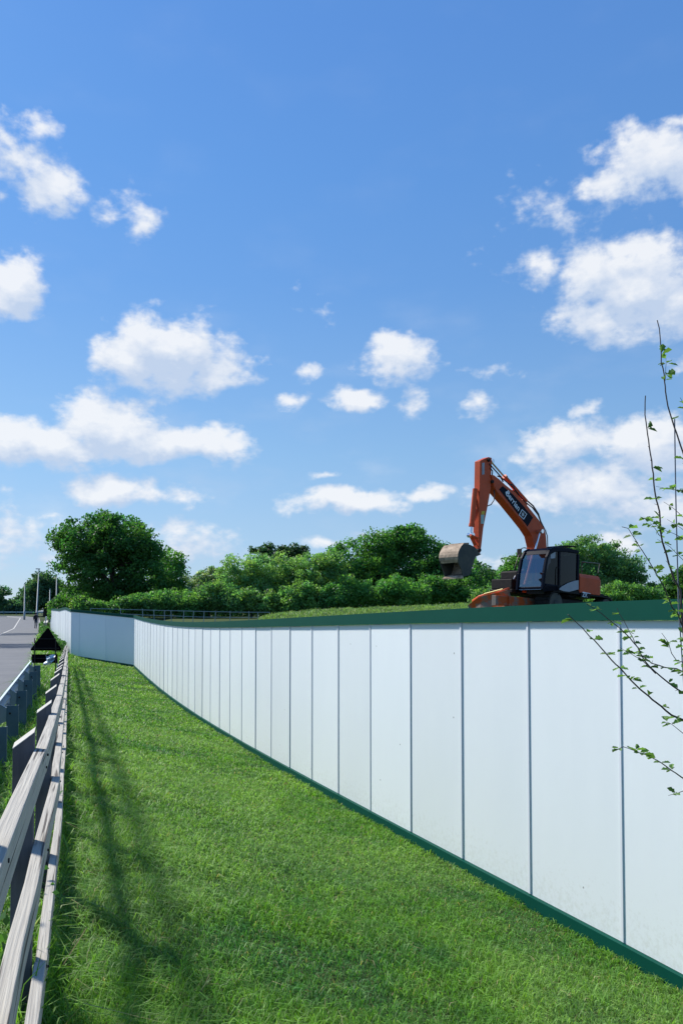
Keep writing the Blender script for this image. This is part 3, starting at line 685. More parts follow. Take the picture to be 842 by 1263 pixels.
def tree(name, lobes, D, label, cat='tree', leaf=.22, n=9000, col=(.035, .085, .02), var=.35, clump=.55, nclump=220, trunk=True, seed=1, group='trees beyond the hoarding', depth=1.0, tr=.18, twigs=0, base_px=None, shell=.55, blossom=None):
    rs = np.random.default_rng(seed); L3 = []
    for (x, y_, rx, ry) in lobes:
        c = at(x, y_, D); L3.append((np.array([c.x, D+rs.uniform(-.3, .3)*rx*D/F, c.z]), np.array([rx*D/F, (rx+ry)/2*D/F*depth, ry*D/F])))
    mp = np.mean([c for c, r_ in L3], 0)
    bx = base_px if base_px is not None else (mp[0]/D*F+PPX)
    bp = at(bx, 755, D); gz = float(ground(bp.x, D)); o = empty(name, (bp.x, D, gz)); tag(o, label, cat, group); ol = np.array(o.location)
    n = int(n*1.25); wts = np.array([r_[0]*r_[2] for c, r_ in L3]); wts /= wts.sum()
    cl = []; 
    for i in rs.choice(len(L3), nclump, p=wts):
        c, r_ = L3[i]; d = rs.normal(size=3); d /= np.linalg.norm(d); q = 1-shell*rs.random()**1.6
        cl.append(c+d*r_*q)
    cl = np.array(cl); cl = cl[cl[:, 2] > gz-.3]; k = rs.integers(0, len(cl), n); cr = clump*(.55+.9*rs.random(len(cl)))
    dd = rs.normal(size=(n, 3)); dd /= np.linalg.norm(dd, axis=1)[:, None]; dd *= (rs.random(n)**.45)[:, None]; dd[:, 2] *= .7
    P_ = cl[k]+dd*cr[k][:, None]; cb_ = (1+.5*(rs.random(len(cl))-.5))[k][:, None]
    hue = (rs.random(len(cl))-.5)[k]; pc = cb_*np.stack([1+.5*hue, 1+.12*hue, 1-.3*hue], 1)
    if blossom is not None:
        fl_ = rs.random(n) < blossom*(.3+rs.random(len(cl)))[k]; pc[fl_] = np.array([4.2, 2.5, 5.0])
    V_, Q_, cc_ = leaves(P_-ol, leaf, col, var, rs, per_col=pc)
    np_mesh('crown', V_, quads=Q_, col=cc_, m=M['leaf'], parent=o)
    mb = MB(); top = mp-ol
    if trunk:
        j = Vector((top[0]*.3, 0, max(1.0, (top[2])*.45))); mb.tube([(0, 0, -.3), (top[0]*.1, 0, j.z*.5), j], [tr*1.3, tr, tr*.85], 9)
        for c, r_ in L3:
            e = Vector(c-ol); mdl = j.lerp(e, .5)+Vector((rs.uniform(-.3, .3), rs.uniform(-.3, .3), .3)); mb.tube([j, mdl, e+Vector((0, 0, r_[2]*.3))], [tr*.6, tr*.4, tr*.12], 6)
            for q in range(5):
                k2 = rs.integers(0, len(cl)); 
                if np.linalg.norm(cl[k2]-c) < r_.max()*1.1: mb.tube([mdl, Vector(cl[k2]-ol)], [tr*.28, tr*.07], 5)
        mb.build('trunk', M['bark'], o, smooth=True)
    return o
DK, MD, LT = (.03, .088, .022), (.055, .135, .034), (.09, .19, .05)
BUSH = 'bushes behind the hoarding'
tree('broadleaf_tree', [(118,668,44,34),(150,668,46,32),(95,690,28,34),(85,664,18,16),(135,705,52,36),(175,700,34,36),(165,672,34,28),(110,735,34,16),(160,738,40,14),(130,650,28,17)], 60,
     'large dark green spreading tree above the hoarding corner, tallest on the left', n=38000, nclump=480, col=DK, clump=.65, seed=2, tr=.32, leaf=.24, base_px=150)
tree('broadleaf_tree', [(207,702,22,26),(196,722,24,22),(215,715,16,18)], 64, 'smaller mid-green tree hugging the right side of the big dark tree', n=7000, nclump=120, col=MD, seed=3, leaf=.22)
tree('hawthorn_bush', [(247,722,22,18),(262,712,14,12),(240,738,22,14)], 58, 'bush with pinkish white blossom between the dark tree and the pale green willow', 'bush', n=7000, nclump=110, col=(.09,.15,.065), seed=4, leaf=.16, clump=.4, tr=.08, group=BUSH, blossom=.22)
tree('pine_tree', [(326,678,17,6),(360,680,17,9),(340,690,22,9),(372,684,8,6)], 80, 'dark flat-topped pine showing over the pale green willow', n=5000, nclump=70, col=(.022,.052,.022), seed=5, leaf=.24, clump=.5)
tree('willow_tree', [(300,708,30,24),(332,702,32,22),(285,722,26,22),(320,728,34,22),(350,716,26,26),(365,702,18,14)], 57, 'light green willow-like tree left of the dark round trees', n=24000, nclump=360, col=(.105,.19,.07), seed=6, leaf=.17, clump=.45, tr=.16)
tree('willow_tree', [(385,705,28,24),(405,722,30,22),(380,730,28,18),(408,696,20,14)], 56, 'mid-green feathery tree between the pale willow and the big dark clump', n=16000, nclump=240, col=(.085,.165,.055), seed=7, leaf=.17, clump=.45, tr=.16)
tree('broadleaf_tree', [(440,690,36,24),(478,674,36,22),(505,668,30,19),(495,662,18,12),(470,706,46,32),(420,704,24,20)], 62, 'broad dark green tree with domed top in the middle of the tree line', n=26000, nclump=380, col=(.042,.115,.027), seed=8, clump=.6, tr=.25)
tree('broadleaf_tree', [(535,682,28,18),(552,700,30,24),(528,712,40,30),(565,722,28,22)], 61, 'dark green tree directly behind the excavator bucket', n=17000, nclump=260, col=(.036,.102,.024), seed=9, clump=.6, tr=.22)
tree('broadleaf_tree', [(600,726,22,16),(622,720,18,16),(588,735,16,12),(612,710,8,6)], 85, 'low pale green distant tree between bucket and cab', n=6000, nclump=120, col=(.08,.165,.05), seed=10, clump=.6, leaf=.26)
tree('broadleaf_tree', [(640,702,20,17),(636,718,26,22),(655,690,12,9)], 62, 'round mid-green tree partly behind the excavator cab', n=9000, nclump=150, col=(.05,.13,.034), seed=11, clump=.5)
tree('broadleaf_tree', [(720,684,32,20),(742,690,32,24),(765,706,28,24),(785,722,24,22),(735,716,46,28),(700,680,18,12)], 64, 'tall mid-green tree rising behind the excavator counterweight', n=26000, nclump=360, col=(.068,.14,.052), seed=12, clump=.55, tr=.22, leaf=.2)
tree('hazel_bush', [(768,732,24,14),(792,736,26,12),(748,740,20,12)], 50, 'bright green bush low behind the hoarding right of the excavator', 'bush', n=9000, nclump=140, col=(.07,.15,.04), seed=13, clump=.4, leaf=.18, tr=.08, group=BUSH)
tree('broadleaf_tree', [(836,724,14,20),(850,715,20,20)], 66, 'dark tree at the right edge behind the thin hawthorn branches', n=5000, nclump=80, col=DK, seed=14)
FAR = 'trees at the far end of the road'
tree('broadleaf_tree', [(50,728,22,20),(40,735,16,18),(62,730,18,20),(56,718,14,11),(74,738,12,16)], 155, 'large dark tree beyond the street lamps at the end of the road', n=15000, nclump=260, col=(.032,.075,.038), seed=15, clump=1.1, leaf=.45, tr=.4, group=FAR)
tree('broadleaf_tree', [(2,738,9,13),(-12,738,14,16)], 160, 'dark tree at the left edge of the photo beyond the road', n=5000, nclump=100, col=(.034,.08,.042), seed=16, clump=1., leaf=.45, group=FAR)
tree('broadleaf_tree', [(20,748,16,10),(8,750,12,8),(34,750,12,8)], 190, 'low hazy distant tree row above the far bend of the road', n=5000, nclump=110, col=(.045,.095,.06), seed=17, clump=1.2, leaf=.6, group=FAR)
tree('hazel_bush', [(77,745,10,8),(70,748,9,6)], 108, 'yellow-green bush behind the far end of the hoarding', 'bush', n=3500, nclump=60, col=(.075,.14,.035), seed=18, clump=.7, leaf=.32, group=BUSH, tr=.1)
tree('hazel_bush', [(112,748,16,7),(98,744,9,7)], 52, 'yellow-green bush under the big dark tree behind the hoarding', 'bush', n=4500, nclump=80, col=(.07,.14,.035), seed=19, clump=.35, leaf=.17, group=BUSH, tr=.06)
i0 = 0
for (x, y_, rx, ry, c_, lab) in ((165,748,36,9,(.05,.12,.035),'low green bush at the foot of the big dark tree'), (212,745,32,13,(.06,.14,.042),'rounded bush below the smaller tree behind the railing'), (258,740,30,17,(.065,.14,.045),'green bush below the blossoming bush'),
     (310,742,34,15,(.085,.165,.055),'wide green bush at the foot of the pale willow'), (372,738,32,19,(.075,.16,.05),'fresh green bush right of the railing end'), (432,735,36,20,(.055,.14,.035),'dark green bush at the left foot of the domed tree'),
     (492,732,36,20,(.05,.13,.032),'green bush at the foot of the domed tree'), (552,728,34,20,(.04,.11,.026),'dark bush on the mound below the bucket'), (612,738,28,12,(.06,.13,.042),'low bush behind the orange blade')):
    i0 += 1; tree('hazel_bush', [(x-rx*.55,y_+random.uniform(-2,6),rx*.5,ry*random.uniform(.8,1.1)),(x,y_-3,rx*.45,ry),(x+rx*.55,y_+random.uniform(-2,6),rx*.5,ry*random.uniform(.8,1.1))], 53+random.uniform(-2,2), lab, 'bush', n=9000, nclump=130, col=c_, seed=30+i0, clump=.5, leaf=.18, group=BUSH, tr=.06)
rs = np.random.default_rng(70); n = 60000; xx = rs.uniform(60, 835, n); topy = np.interp(xx, [60, 90, 240, 300, 400, 600, 650, 700, 800, 835], [738, 726, 722, 712, 700, 700, 728, 700, 718, 726])
zt = (755-topy)/F; hh = rs.random(n)**.7; YY = rs.uniform(66, 74, n); zz = 1.6+hh*(zt*70+.7)*(.75+.5*vnoise(xx*.05, xx*0+3)); P_ = np.stack([(xx-PPX)/F*YY, YY, zz], 1)
V_, Q_, c_ = leaves(P_, .34, (.03, .08, .024), .45, rs); o = np_mesh('woodland', V_, quads=Q_, col=c_, m=M['leaf']); tag(o, 'dense dark green wood filling the gaps behind the single trees', 'wood', kind='stuff')
# ivy along the outside foot of the far hoarding
ivy = empty('ivy_hedge', (float(Hx(50.))-.4, 50, float(Hz(50.)))); tag(ivy, 'low dark green ivy hedge along the foot of the far hoarding', 'hedge')
rs = np.random.default_rng(77); n = 16000; Yv = rs.uniform(39.6, 85, n); Xv = Hx(Yv)-.15-rs.random(n)*.9; Zv = ground(Xv, Yv)+rs.random(n)**.8*(.55+.5*vnoise(Yv*.7, Yv*0)-.15)
V_, Q_, c_ = leaves(np.stack([Xv, Yv, Zv], 1)-np.array(ivy.location), .14, (.03, .075, .025), .4, rs)
np_mesh('foliage', V_, quads=Q_, col=c_, m=M['leaf'], parent=ivy)
# two roadside trees left of the picture that throw dappled shade on the footpath
for k_, (X_, Y_) in enumerate(((-35., 70.), (-26., 48.))):
    px_, py_ = proj((X_, Y_, 9.8)); tree('roadside_tree', [(px_, py_, 3.0*F/Y_, 2.6*F/Y_), (px_-10, py_-20, 2.3*F/Y_, 2*F/Y_)], Y_, ('roadside tree left of the road throwing dappled shade on the far footpath', 'roadside tree left of the road throwing dappled shade on the nearer footpath')[k_], n=1500, nclump=60, seed=60+k_, leaf=.3, clump=.6, group='roadside trees')

# ------------------------------------------------------------ grass
def blades(X, Y, h, w, lean, col, rs):
    n_ = len(X); Z = ground(X, Y)-.01; th = rs.uniform(0, 2*math.pi, n_); ph = rs.uniform(0, 2*math.pi, n_)
    wx, wy = np.cos(th)*w*.5, np.sin(th)*w*.5; lx, ly = np.cos(ph)*lean*h, np.sin(ph)*lean*h
    b0 = np.stack([X-wx, Y-wy, Z], 1); b1 = np.stack([X+wx, Y+wy, Z], 1)
    m0 = np.stack([X-wx*.8+lx*.35, Y-wy*.8+ly*.35, Z+h*.6], 1); m1 = np.stack([X+wx*.8+lx*.35, Y+wy*.8+ly*.35, Z+h*.6], 1)
    t_ = np.stack([X+lx, Y+ly, Z+h*(1-.5*np.clip(lean, 0, 1.4))], 1)
    V_ = np.stack([b0, b1, m0, m1, t_], 1).reshape(-1, 3); i_ = np.arange(n_)[:, None]*5
    Q_ = i_+np.array([[0, 1, 3, 2]]); T_ = i_+np.array([[2, 3, 4]])
    return V_, Q_, T_, np.repeat(col, 5, 0)
def grass_field(name, zones, label, cat='grass'):
    VV = []; QQ = []; TT = []; CC = []; off = 0
    for (Y0, Y1, dens_, fn) in zones:
        rs = np.random.default_rng(int(abs(Y0)*10)+7); xa = fn['xa']; xb = fn['xb']
        n_ = int(dens_*(Y1-Y0)*float(np.mean(xb(np.array([Y0, Y1]))-xa(np.array([Y0, Y1])))))
        Y = rs.uniform(Y0, Y1, n_); u = rs.random(n_); X = xa(Y)+(xb(Y)-xa(Y))*u
        ppx = PPX+F*X/np.maximum(Y, .3); keep = (ppx > -60) & (ppx < 900); X, Y = X[keep], Y[keep]; n_ = len(X)
        df = X-Fx(Y); tall = np.exp(-(np.clip(df, 0, 9)/.62)**2)*(.35+.9*vnoise(X*3+70, Y*3+5)) if fn.get('fence', True) else np.ones(n_)
        nn_ = vnoise(X*2.2+9, Y*2.2+50); n2 = vnoise(X*7+3, Y*7+20); n3 = vnoise(X*.7+30, Y*.7+10)
        h = (fn['h']*(.35+1.1*rs.random(n_)**1.5)*(.45+.6*nn_+.6*vnoise(X*14+1, Y*14+8))+np.clip(vnoise(X*1.7+40, Y*1.7+90)-.62, 0, 1)*.16*rs.random(n_)+tall*fn.get('ht', .12)*rs.random(n_)*(.4+nn_)+.05*np.clip(n3-.5, 0, 1))
        w = fn['w']*(.7+.6*rs.random(n_))
        lush = np.array([.13, .29, .03]); pale = np.array([.25, .41, .10]); deep = np.array([.05, .175, .038]); straw = np.array([.30, .27, .13])
        a = np.clip((nn_-.5)*1.1+.5+(n2-.5)*.6+.25*(rs.random(n_)-.5), 0, 1)[:, None]
        col = deep*(1-a)+lush*a; b = np.clip(np.clip((n3-.45)*2.0, 0, .4)+.5*(rs.random(n_) < .15)+.5*np.clip(vnoise(X*4.5+11, Y*4.5+3)-.6, 0, 1), 0, .9)[:, None]; col = col*(1-b)+pale*b
        if fn.get('dry'): col = col*.5+np.array([.20, .27, .13])*.5
        st_ = rs.random(n_) < .025; col[st_] = straw; col = col*(1+.9*(rs.random((n_, 1))-.5))
        V_, Q_, T_, c_ = blades(X, Y, h, w, rs.uniform(.3, 1.5, n_), col, rs)
        VV.append(V_); QQ.append(Q_+off); TT.append(T_+off); CC.append(c_); off += len(V_)
    o = np_mesh(name, np.concatenate(VV), quads=np.concatenate(QQ), tris=np.concatenate(TT), col=np.concatenate(CC), m=M['grass'])
    tag(o, label, cat, kind='stuff'); return o
f0 = lambda Y: Fx(Y)+.0; h0 = lambda Y: Hx(Y)-.02
Z = []
for (a, b, dn, hh, ww) in ((1.6, 3.6, 9000, .075, .0042), (3.6, 5, 9500, .06, .005), (5, 7, 8000, .055, .006), (7, 10, 5200, .055, .008), (10, 15, 2600, .055, .012), (15, 24, 1300, .06, .018), (24, 42, 650, .07, .028)):
    Z.append((a, b, dn, dict(xa=f0, xb=h0, h=hh, w=ww, ht=.2)))
grass_field('grass', Z, 'green mown grass strip between timber fence and white hoarding')
Z = []
for (a, b, dn, hh, ww) in ((1.2, 6, 2600, .16, .008), (6, 14, 1300, .18, .012), (14, 34, 500, .2, .022), (34, 85, 90, .2, .05)):
    Z.append((a, b, dn, dict(xa=lambda Y: Ex(Y)+.12, xb=lambda Y: np.minimum(Fx(Y), Hx(Y)-.1), h=hh, w=ww, fence=False, ht=.1)))
grass_field('verge_grass', Z, 'long rough grass on the verge under the crash barrier')
Z = [(8, 33, 110, dict(xa=lambda Y: Hx(Y)+.6, xb=lambda Y: Y*0+19, h=.10, w=.03, fence=False, ht=.1, dry=1)), (33, 46, 330, dict(xa=lambda Y: Y*0-4.0, xb=lambda Y: Y*0+17, h=.16, w=.03, fence=False, ht=.08, dry=1)), (46.1, 52, 60, dict(xa=lambda Y: Y*0-4.2, xb=lambda Y: Y*0+22, h=.3, w=.05, fence=False, dry=1))]
grass_field('meadow_grass', Z, 'rough pale grass on the mound behind the hoarding')

rs = np.random.default_rng(91); n = 3600; cy = rs.uniform(2.5, 20, 60); k_ = rs.integers(0, 60, n); Yv = cy[k_]+rs.normal(size=n)*.16; off_ = rs.uniform(.12, .42, 60)[k_]+rs.normal(size=n)*.07
Xv = Fxx(Yv)-off_; hh_ = (rs.uniform(.15, .5, 60)[k_])*rs.random(n); V_, Q_, c_ = leaves(np.stack([Xv, Yv, ground(Xv, Yv)+hh_], 1), .045, (.03, .075, .02), .45, rs)
o = np_mesh('weeds', V_, quads=Q_, col=c_, m=M['leaf']); tag(o, 'leafy weeds growing up between the crash barrier and the timber fence', 'weeds', kind='stuff')
# ------------------------------------------------------------ excavator
EX = empty('excavator', (0, 0, 0), (0, R(-3.2), R(220)))
XO = at(676, 755, 25.0); EX.location = (XO.x, 25.0, 2.05)
tag(EX, 'orange and navy tracked excavator with raised boom and hanging bucket, parked behind the hoarding', 'excavator')
EM = Matrix.Translation(EX.location) @ EX.rotation_euler.to_matrix().to_4x4(); EI = EM.inverted()
def lp(px, py, c=0, ax=1):
    """local point seen at this pixel on the local plane axis=c"""
    o_ = EI @ CAM; d_ = EI.to_3x3() @ ray(px, py); t_ = (c-o_[ax])/d_[ax]; return o_+d_*t_
def lpoly(pts, c): return [(lp(x, y_, c).x, lp(x, y_, c).z) for x, y_ in pts]
print('track top front', [round(v, 1) for v in proj(EM @ Vector((1.35, 1.2, .85)))], 'want 625,733; track rear', proj(EM @ Vector((-1.7, 1.2, .85))), 'cab FL', proj(EM @ Vector((1.2, 1.25, 1.0))))
# tracks
for s in (1, -1):
    y0, y1 = (.72, 1.22) if s > 0 else (-1.22, -.72); x0, x1, r_ = -1.45, 1.35, .41; zc = .42
    tp = [(x1+r_*math.cos(a), zc+r_*math.sin(a)) for a in np.linspace(math.pi/2, -math.pi/2, 12)][::1]+[(x0+r_*math.cos(a), zc+r_*math.sin(a)) for a in np.linspace(-math.pi/2, -3*math.pi/2, 12)]
    tr_ = empty('track', (0, 0, 0)); tr_.parent = EX
    mb = MB(); n_ = len(tp); inn = [(x1+(r_-.05)*math.cos(a), zc+(r_-.05)*math.sin(a)) for a in np.linspace(math.pi/2, -math.pi/2, 12)]+[(x0+(r_-.05)*math.cos(a), zc+(r_-.05)*math.sin(a)) for a in np.linspace(-math.pi/2, -3*math.pi/2, 12)]
    vs = [(x, y0, z) for x, z in tp]+[(x, y1, z) for x, z in tp]+[(x, y0, z) for x, z in inn]+[(x, y1, z) for x, z in inn]; fs = []
    for i in range(n_):
        j = (i+1) % n_; fs += [(i, j, n_+j, n_+i), (2*n_+i, 3*n_+i, 3*n_+j, 2*n_+j), (i, 2*n_+i, 2*n_+j, j), (n_+i, n_+j, 3*n_+j, 3*n_+i)]
    mb.add(vs, fs)
    per = []                                           # grousers
    for i in range(n_):
        a, b = Vector((*tp[i],)), Vector((*tp[(i+1) % n_],)); k_ = max(1, int((b-a).length/.16))
        for q in range(k_):
            p_ = a.lerp(b, (q+.5)/k_); t_ = (b-a).normalized(); nr = Vector((-t_.y, t_.x)); nr = nr if nr.dot(p_-Vector(((x0+x1)/2, zc))) > 0 or abs(p_.x) < 1.4 and nr.y*(p_.y-zc) > 0 else -nr
            per.append((p_, t_, nr))
    for p_, t_, nr in per:
        q0 = p_-t_*.02; q1 = p_+t_*.02; o0 = q0+nr*.035; o1 = q1+nr*.035; mb.prism([(q0.x, q0.y), (q1.x, q1.y), (o1.x, o1.y), (o0.x, o0.y)], y0-.002, y1+.002)
    mb.build('track_chain', M['dark'], tr_)
    ym = y1-.04 if s > 0 else y0+.04
    for (x, rr) in ((x1, .34), (x0, .34)):
        mb = MB(); mb.tube([(x, y0+.1, zc), (x, y1-.03, zc)], rr, 20); mb.tube([(x, y0+.08, zc), (x, y1-.005, zc)], rr*.35, 12); mb.build('wheel', M['muddark'], tr_)
    for x in np.linspace(-1.05, .95, 6):
        mb = MB(); mb.tube([(x, y0+.12, .15), (x, y1-.06, .15)], .11, 12); mb.build('wheel', M['dark'], tr_)
    mb = MB(); mb.box(x0+.2, x1-.25, y0+.12, y1-.1, .22, .6); mb.build('track_frame', M['dark'], tr_)
mb = MB(); mb.box(-.8, .8, -.72, .72, .35, .7); mb.tube([(0, 0, .7), (0, 0, .9)], .55, 24); mb.build('undercarriage_frame', M['dark'], EX)
# dozer blade: top edge follows the photo
bl = empty('dozer_blade', (0, 0, 0)); bl.parent = EX
mb = MB(); secs = []
ed = [(578, 747, -1.25), (583, 742.5, -1.0), (591, 737, -.62), (604, 733, -.2), (617, 730.5, .25), (627, 727.5, .6)]
for (x, y_, yy) in ed:
    t_ = lp(x, y_, yy); secs.append([t_+Vector((dx, 0, dz)) for dx, dz in ((0, 0), (-.10, -.18), (-.12, -.42), (-.02, -.66), (.03, -.66), (-.06, -.42), (-.04, -.18), (.07, 0))])
vs = [v for s_ in secs for v in s_]; fs = []
for i in range(len(secs)-1):
    for k_ in range(8): fs.append((i*8+k_, i*8+(k_+1) % 8, (i+1)*8+(k_+1) % 8, (i+1)*8+k_))
fs += [tuple(range(8)), tuple(range(len(vs)-8, len(vs)))]
mb.add(vs, fs); mb.build('mouldboard', M['orangemud'], bl, bevel=.01)
mb = MB(); mb.tube([lp(x, y_-1.2, yy) for x, y_, yy in ed[1:]], .045, 8); mb.build('top_tube', M['orange'], bl, smooth=True)
mb = MB(); mb.tube([lp(598, 733.5, -.3)+Vector((.05, 0, .02)), lp(621, 727.5, .5)+Vector((.05, 0, .02))], .02, 6); mb.build('warning_strip', M['yellow'], bl)
for yy in (-.45, .45):
    mb = MB(); e0 = lp(606, 736, yy); mb.prism([(e0.x-.1, e0.z+.05), (e0.x-.1, e0.z-.25), (.9, .35), (.9, .6)], yy-.08, yy+.08); mb.build('push_arm', M['orangemud'], bl, bevel=.01)
# house deck
DZ0, DZ1 = .78, .90
mb = MB(); mb.prism([(1.55, -1.2), (1.55, -.3), (1.22, -.2), (1.22, 1.24), (-1.2, 1.24), (-1.5, .9), (-1.62, 0), (-1.5, -.9), (-1.2, -1.24)], DZ0, DZ1, 'z'); mb.build('deck', M['dark'], EX, bevel=.02)
# cab
cabp = lpoly([(669.6, 736), (670, 727), (671.8, 706), (675, 688), (679, 679), (684, 676), (700, 677), (713, 679.5), (713.6, 700), (713, 736)], 1.25)
cab = empty('cab', (0, 0, 0)); cab.parent = EX
def outl(y_):  # inner y
    return cabp
y0, y1 = .26, 1.25; sillz = lp(690, 722, 1.25).z; fz = lp(670, 727, 1.25).z
fx = cabp[1][0]; rx_ = cabp[9][0]; roofz = max(p_[1] for p_ in cabp)
print('cab', [(round(a, 2), round(b, 2)) for a, b in cabp], 'sill', sillz)
mb = MB(); mb.prism([(fx, DZ1+.004), (fx+.0, fz), (fx-.12, sillz), (rx_, sillz), (rx_, DZ1+.004)], y0, y1); mb.build('lower_body', M['navy'], cab, bevel=.02)
def pill(pts, r_, yy, name='pillar'):
    mb = MB(); P2 = [Vector(p_) for p_ in pts]
    for a, b in zip(P2[:-1], P2[1:]):
        d_ = (b-a).normalized(); nr = Vector((-d_.y, d_.x))*r_; q = [a-nr, b-nr, b+nr, a+nr]; mb.prism([(v.x, v.y) for v in q], yy-.04, yy+.04)
    mb.build(name, M['navy'], cab, bevel=.008)
front = cabp[1:6]
for yy in (y0+.04, y1-.04): pill(front, .045, yy)
bx = lp(690, 700, 1.25).x
for yy in (y0+.04, y1-.04):
    pill([(bx, sillz), (bx+.02, roofz-.05)], .04, yy); pill([(rx_+.04, sillz), (rx_+.04, roofz-.1)], .05, yy)
mb = MB(); rf = lpoly([(677, 683), (679.5, 678), (684, 675.2), (700, 675.6), (713.4, 679), (713.4, 683), (700, 681), (686, 680.5)], 1.25); mb.prism(rf, y0-.005, y1+.005); mb.build('roof', M['navy'], cab, bevel=.015)
mb = MB(); mb.prism(lpoly([(684, 675), (686, 673.4), (698, 673.8), (700, 675.4)], .8), .45, 1.1); mb.build('roof_hatch', M['dark'], cab, bevel=.01)
# glass
mb = MB(); vs = []
for p_ in front:
    vs += [(p_[0]+.0, y0+.085, p_[1]), (p_[0]+.0, y1-.085, p_[1])]
mb.add(vs, [(2*i, 2*i+1, 2*i+3, 2*i+2) for i in range(len(front)-1)]); mb.build('windscreen', M['glass'], cab)
mb = MB(); mb.add([(fx, y1-.03, fz), (bx, y1-.03, sillz), (bx, y1-.03, roofz-.08)]+[(p_[0], y1-.03, p_[1]) for p_ in front[::-1][:-1]], [tuple(range(7))]); mb.build('side_window', M['glassdark'], cab)
mb = MB(); mb.add([(bx, y1-.03, sillz), (rx_+.04, y1-.03, sillz), (rx_+.04, y1-.03, roofz-.1), (bx, y1-.03, roofz-.07)], [(0,1,2,3)]); mb.build('side_window', M['glassdark'], cab)
mb = MB(); mb.add([(rx_+.03, y0+.06, sillz+.25), (rx_+.03, y1-.06, sillz+.25), (rx_+.03, y1-.06, roofz-.12), (rx_+.03, y0+.06, roofz-.12)], [(0,1,2,3)]); mb.build('rear_window', M['glassdark'], cab)
mb = MB(); mb.tube([(bx+.08, y1+.0, sillz-.3), (bx+.08, y1+.035, sillz-.25), (bx+.08, y1+.035, sillz+.5), (bx+.08, y1, sillz+.55)], .014, 6); mb.build('grab_rail', M['dark'], cab)
mb = MB(); mb.prism([(-.05, sillz-.3), (.35, sillz-.3), (.35, sillz-.1), (.05, sillz-.05), (.0, roofz-.5), (-.12, roofz-.5)], .55, 1.0); mb.build('seat', M['seat'], cab, bevel=.04)
mb = MB(); mb.prism([(fx-.35, sillz-.3), (fx-.2, sillz-.3), (fx-.22, sillz+.1), (fx-.3, sillz+.1)], .5, 1.05); mb.build('console', M['seat'], cab, bevel=.03)
# sticker in the side window
mb = MB(); mb.prism(lpoly([(678.5, 684), (684.5, 680.5), (684, 688.5), (678.5, 689)], 1.226), 1.224, 1.228); mb.build('window_sticker', M['silver'], cab)
# engine side: silver panel, bodywork, counterweight
bodyp = lpoly([(713.2, 736), (713.2, 706), (724, 707.2), (724, 738)], 1.2)
xr = cabp[9][0]; zt_ = lp(716, 709.5, 1.24).z
mb = MB(); mb.prism([(xr-.004, DZ1+.004), (xr-.004, zt_+.06), (-1.0, zt_-.02), (-1.0, DZ1+.004)], -.4, 1.2); mb.build('engine_cover', M['navy'], EX, bevel=.02)
mb = MB(); mb.prism(lpoly([(688, 727), (692, 723.5), (700, 719), (708, 716.3), (712.8, 715.6), (712.8, 727), (707, 728.5), (701, 730), (694, 729)], 1.255), 1.253, 1.262); mb.build('side_panel', M['silver'], EX, bevel=.003)
# counterweight: curved outer shell, top edge by photo

arc = [(-.62, 1.262), (-.95, 1.25), (-1.22, 1.1), (-1.42, .8), (-1.52, .3), (-1.55, 0), (-1.52, -.3), (-1.42, -.8), (-1.22, -1.1), (-.95, -1.25), (-.62, -1.25)]
inn = [(-.62, -1.0), (-1.0, -.8), (-1.15, 0), (-1.0, .8), (-.62, 1.0)]
sx_ = lp(714.5, 725, 1.26).x; arc[0] = (sx_, 1.262); inn[-1] = (sx_, 1.0)
poly = arc+inn; n_ = len(poly); mb = MB(); vs = [(x, y_, DZ1-.06) for x, y_ in poly]+[(x, y_, zt_-(.06 if abs(y_) > .9 else 0)) for x, y_ in poly]+[(x*.97, y_*.96, zt_+.05) for x, y_ in poly]
fs = [tuple(range(n_))[::-1], tuple(range(2*n_, 3*n_))]+[(i+l*n_, (i+1) % n_+l*n_, (l+1)*n_+(i+1) % n_, (l+1)*n_+i) for l in (0, 1) for i in range(n_)]
mb.add(vs, fs); mb.build('counterweight', M['orange'], EX, bevel=.015)
print('cw right px', proj(EM @ Vector((-1.22, 1.1, 1.5))), 'top', zt_)
mb = MB(); mb.prism([(-1.1, 1.2), (sx_, 1.2), (sx_, zt_+.12), (-.6, zt_+.09), (-1.1, zt_+.02)], -.9, .9); mb.build('hood', M['dark'], EX, bevel=.04)
def deco_on(name, pts, c, m, th=.006):
    mb = MB(); mb.prism(lpoly(pts, c), c, c+th); return mb.build(name, m, EX)
deco_on('navy_stripe', [(715.5, 730.5), (722, 731), (727, 733), (727, 738.5), (721, 736.5), (715.5, 735.5)], 1.268, M['navy'])
deco_on('white_stripe', [(718, 729.8), (727.5, 731.8), (727.5, 732.6), (718, 730.6)], 1.274, M['decal'], .004)
# handrails on hood
mb = MB(); a = lp(717, 707, .9); b = lp(717.2, 693, .9); c_ = lp(739, 695.2, .5); d_ = lp(737, 707, .5)
mb.tube([a, b, b.lerp(c_, .5), c_], .018, 6); mb.tube([c_, d_], .018, 6); mb.build('guard_rail', M['hose'], EX)
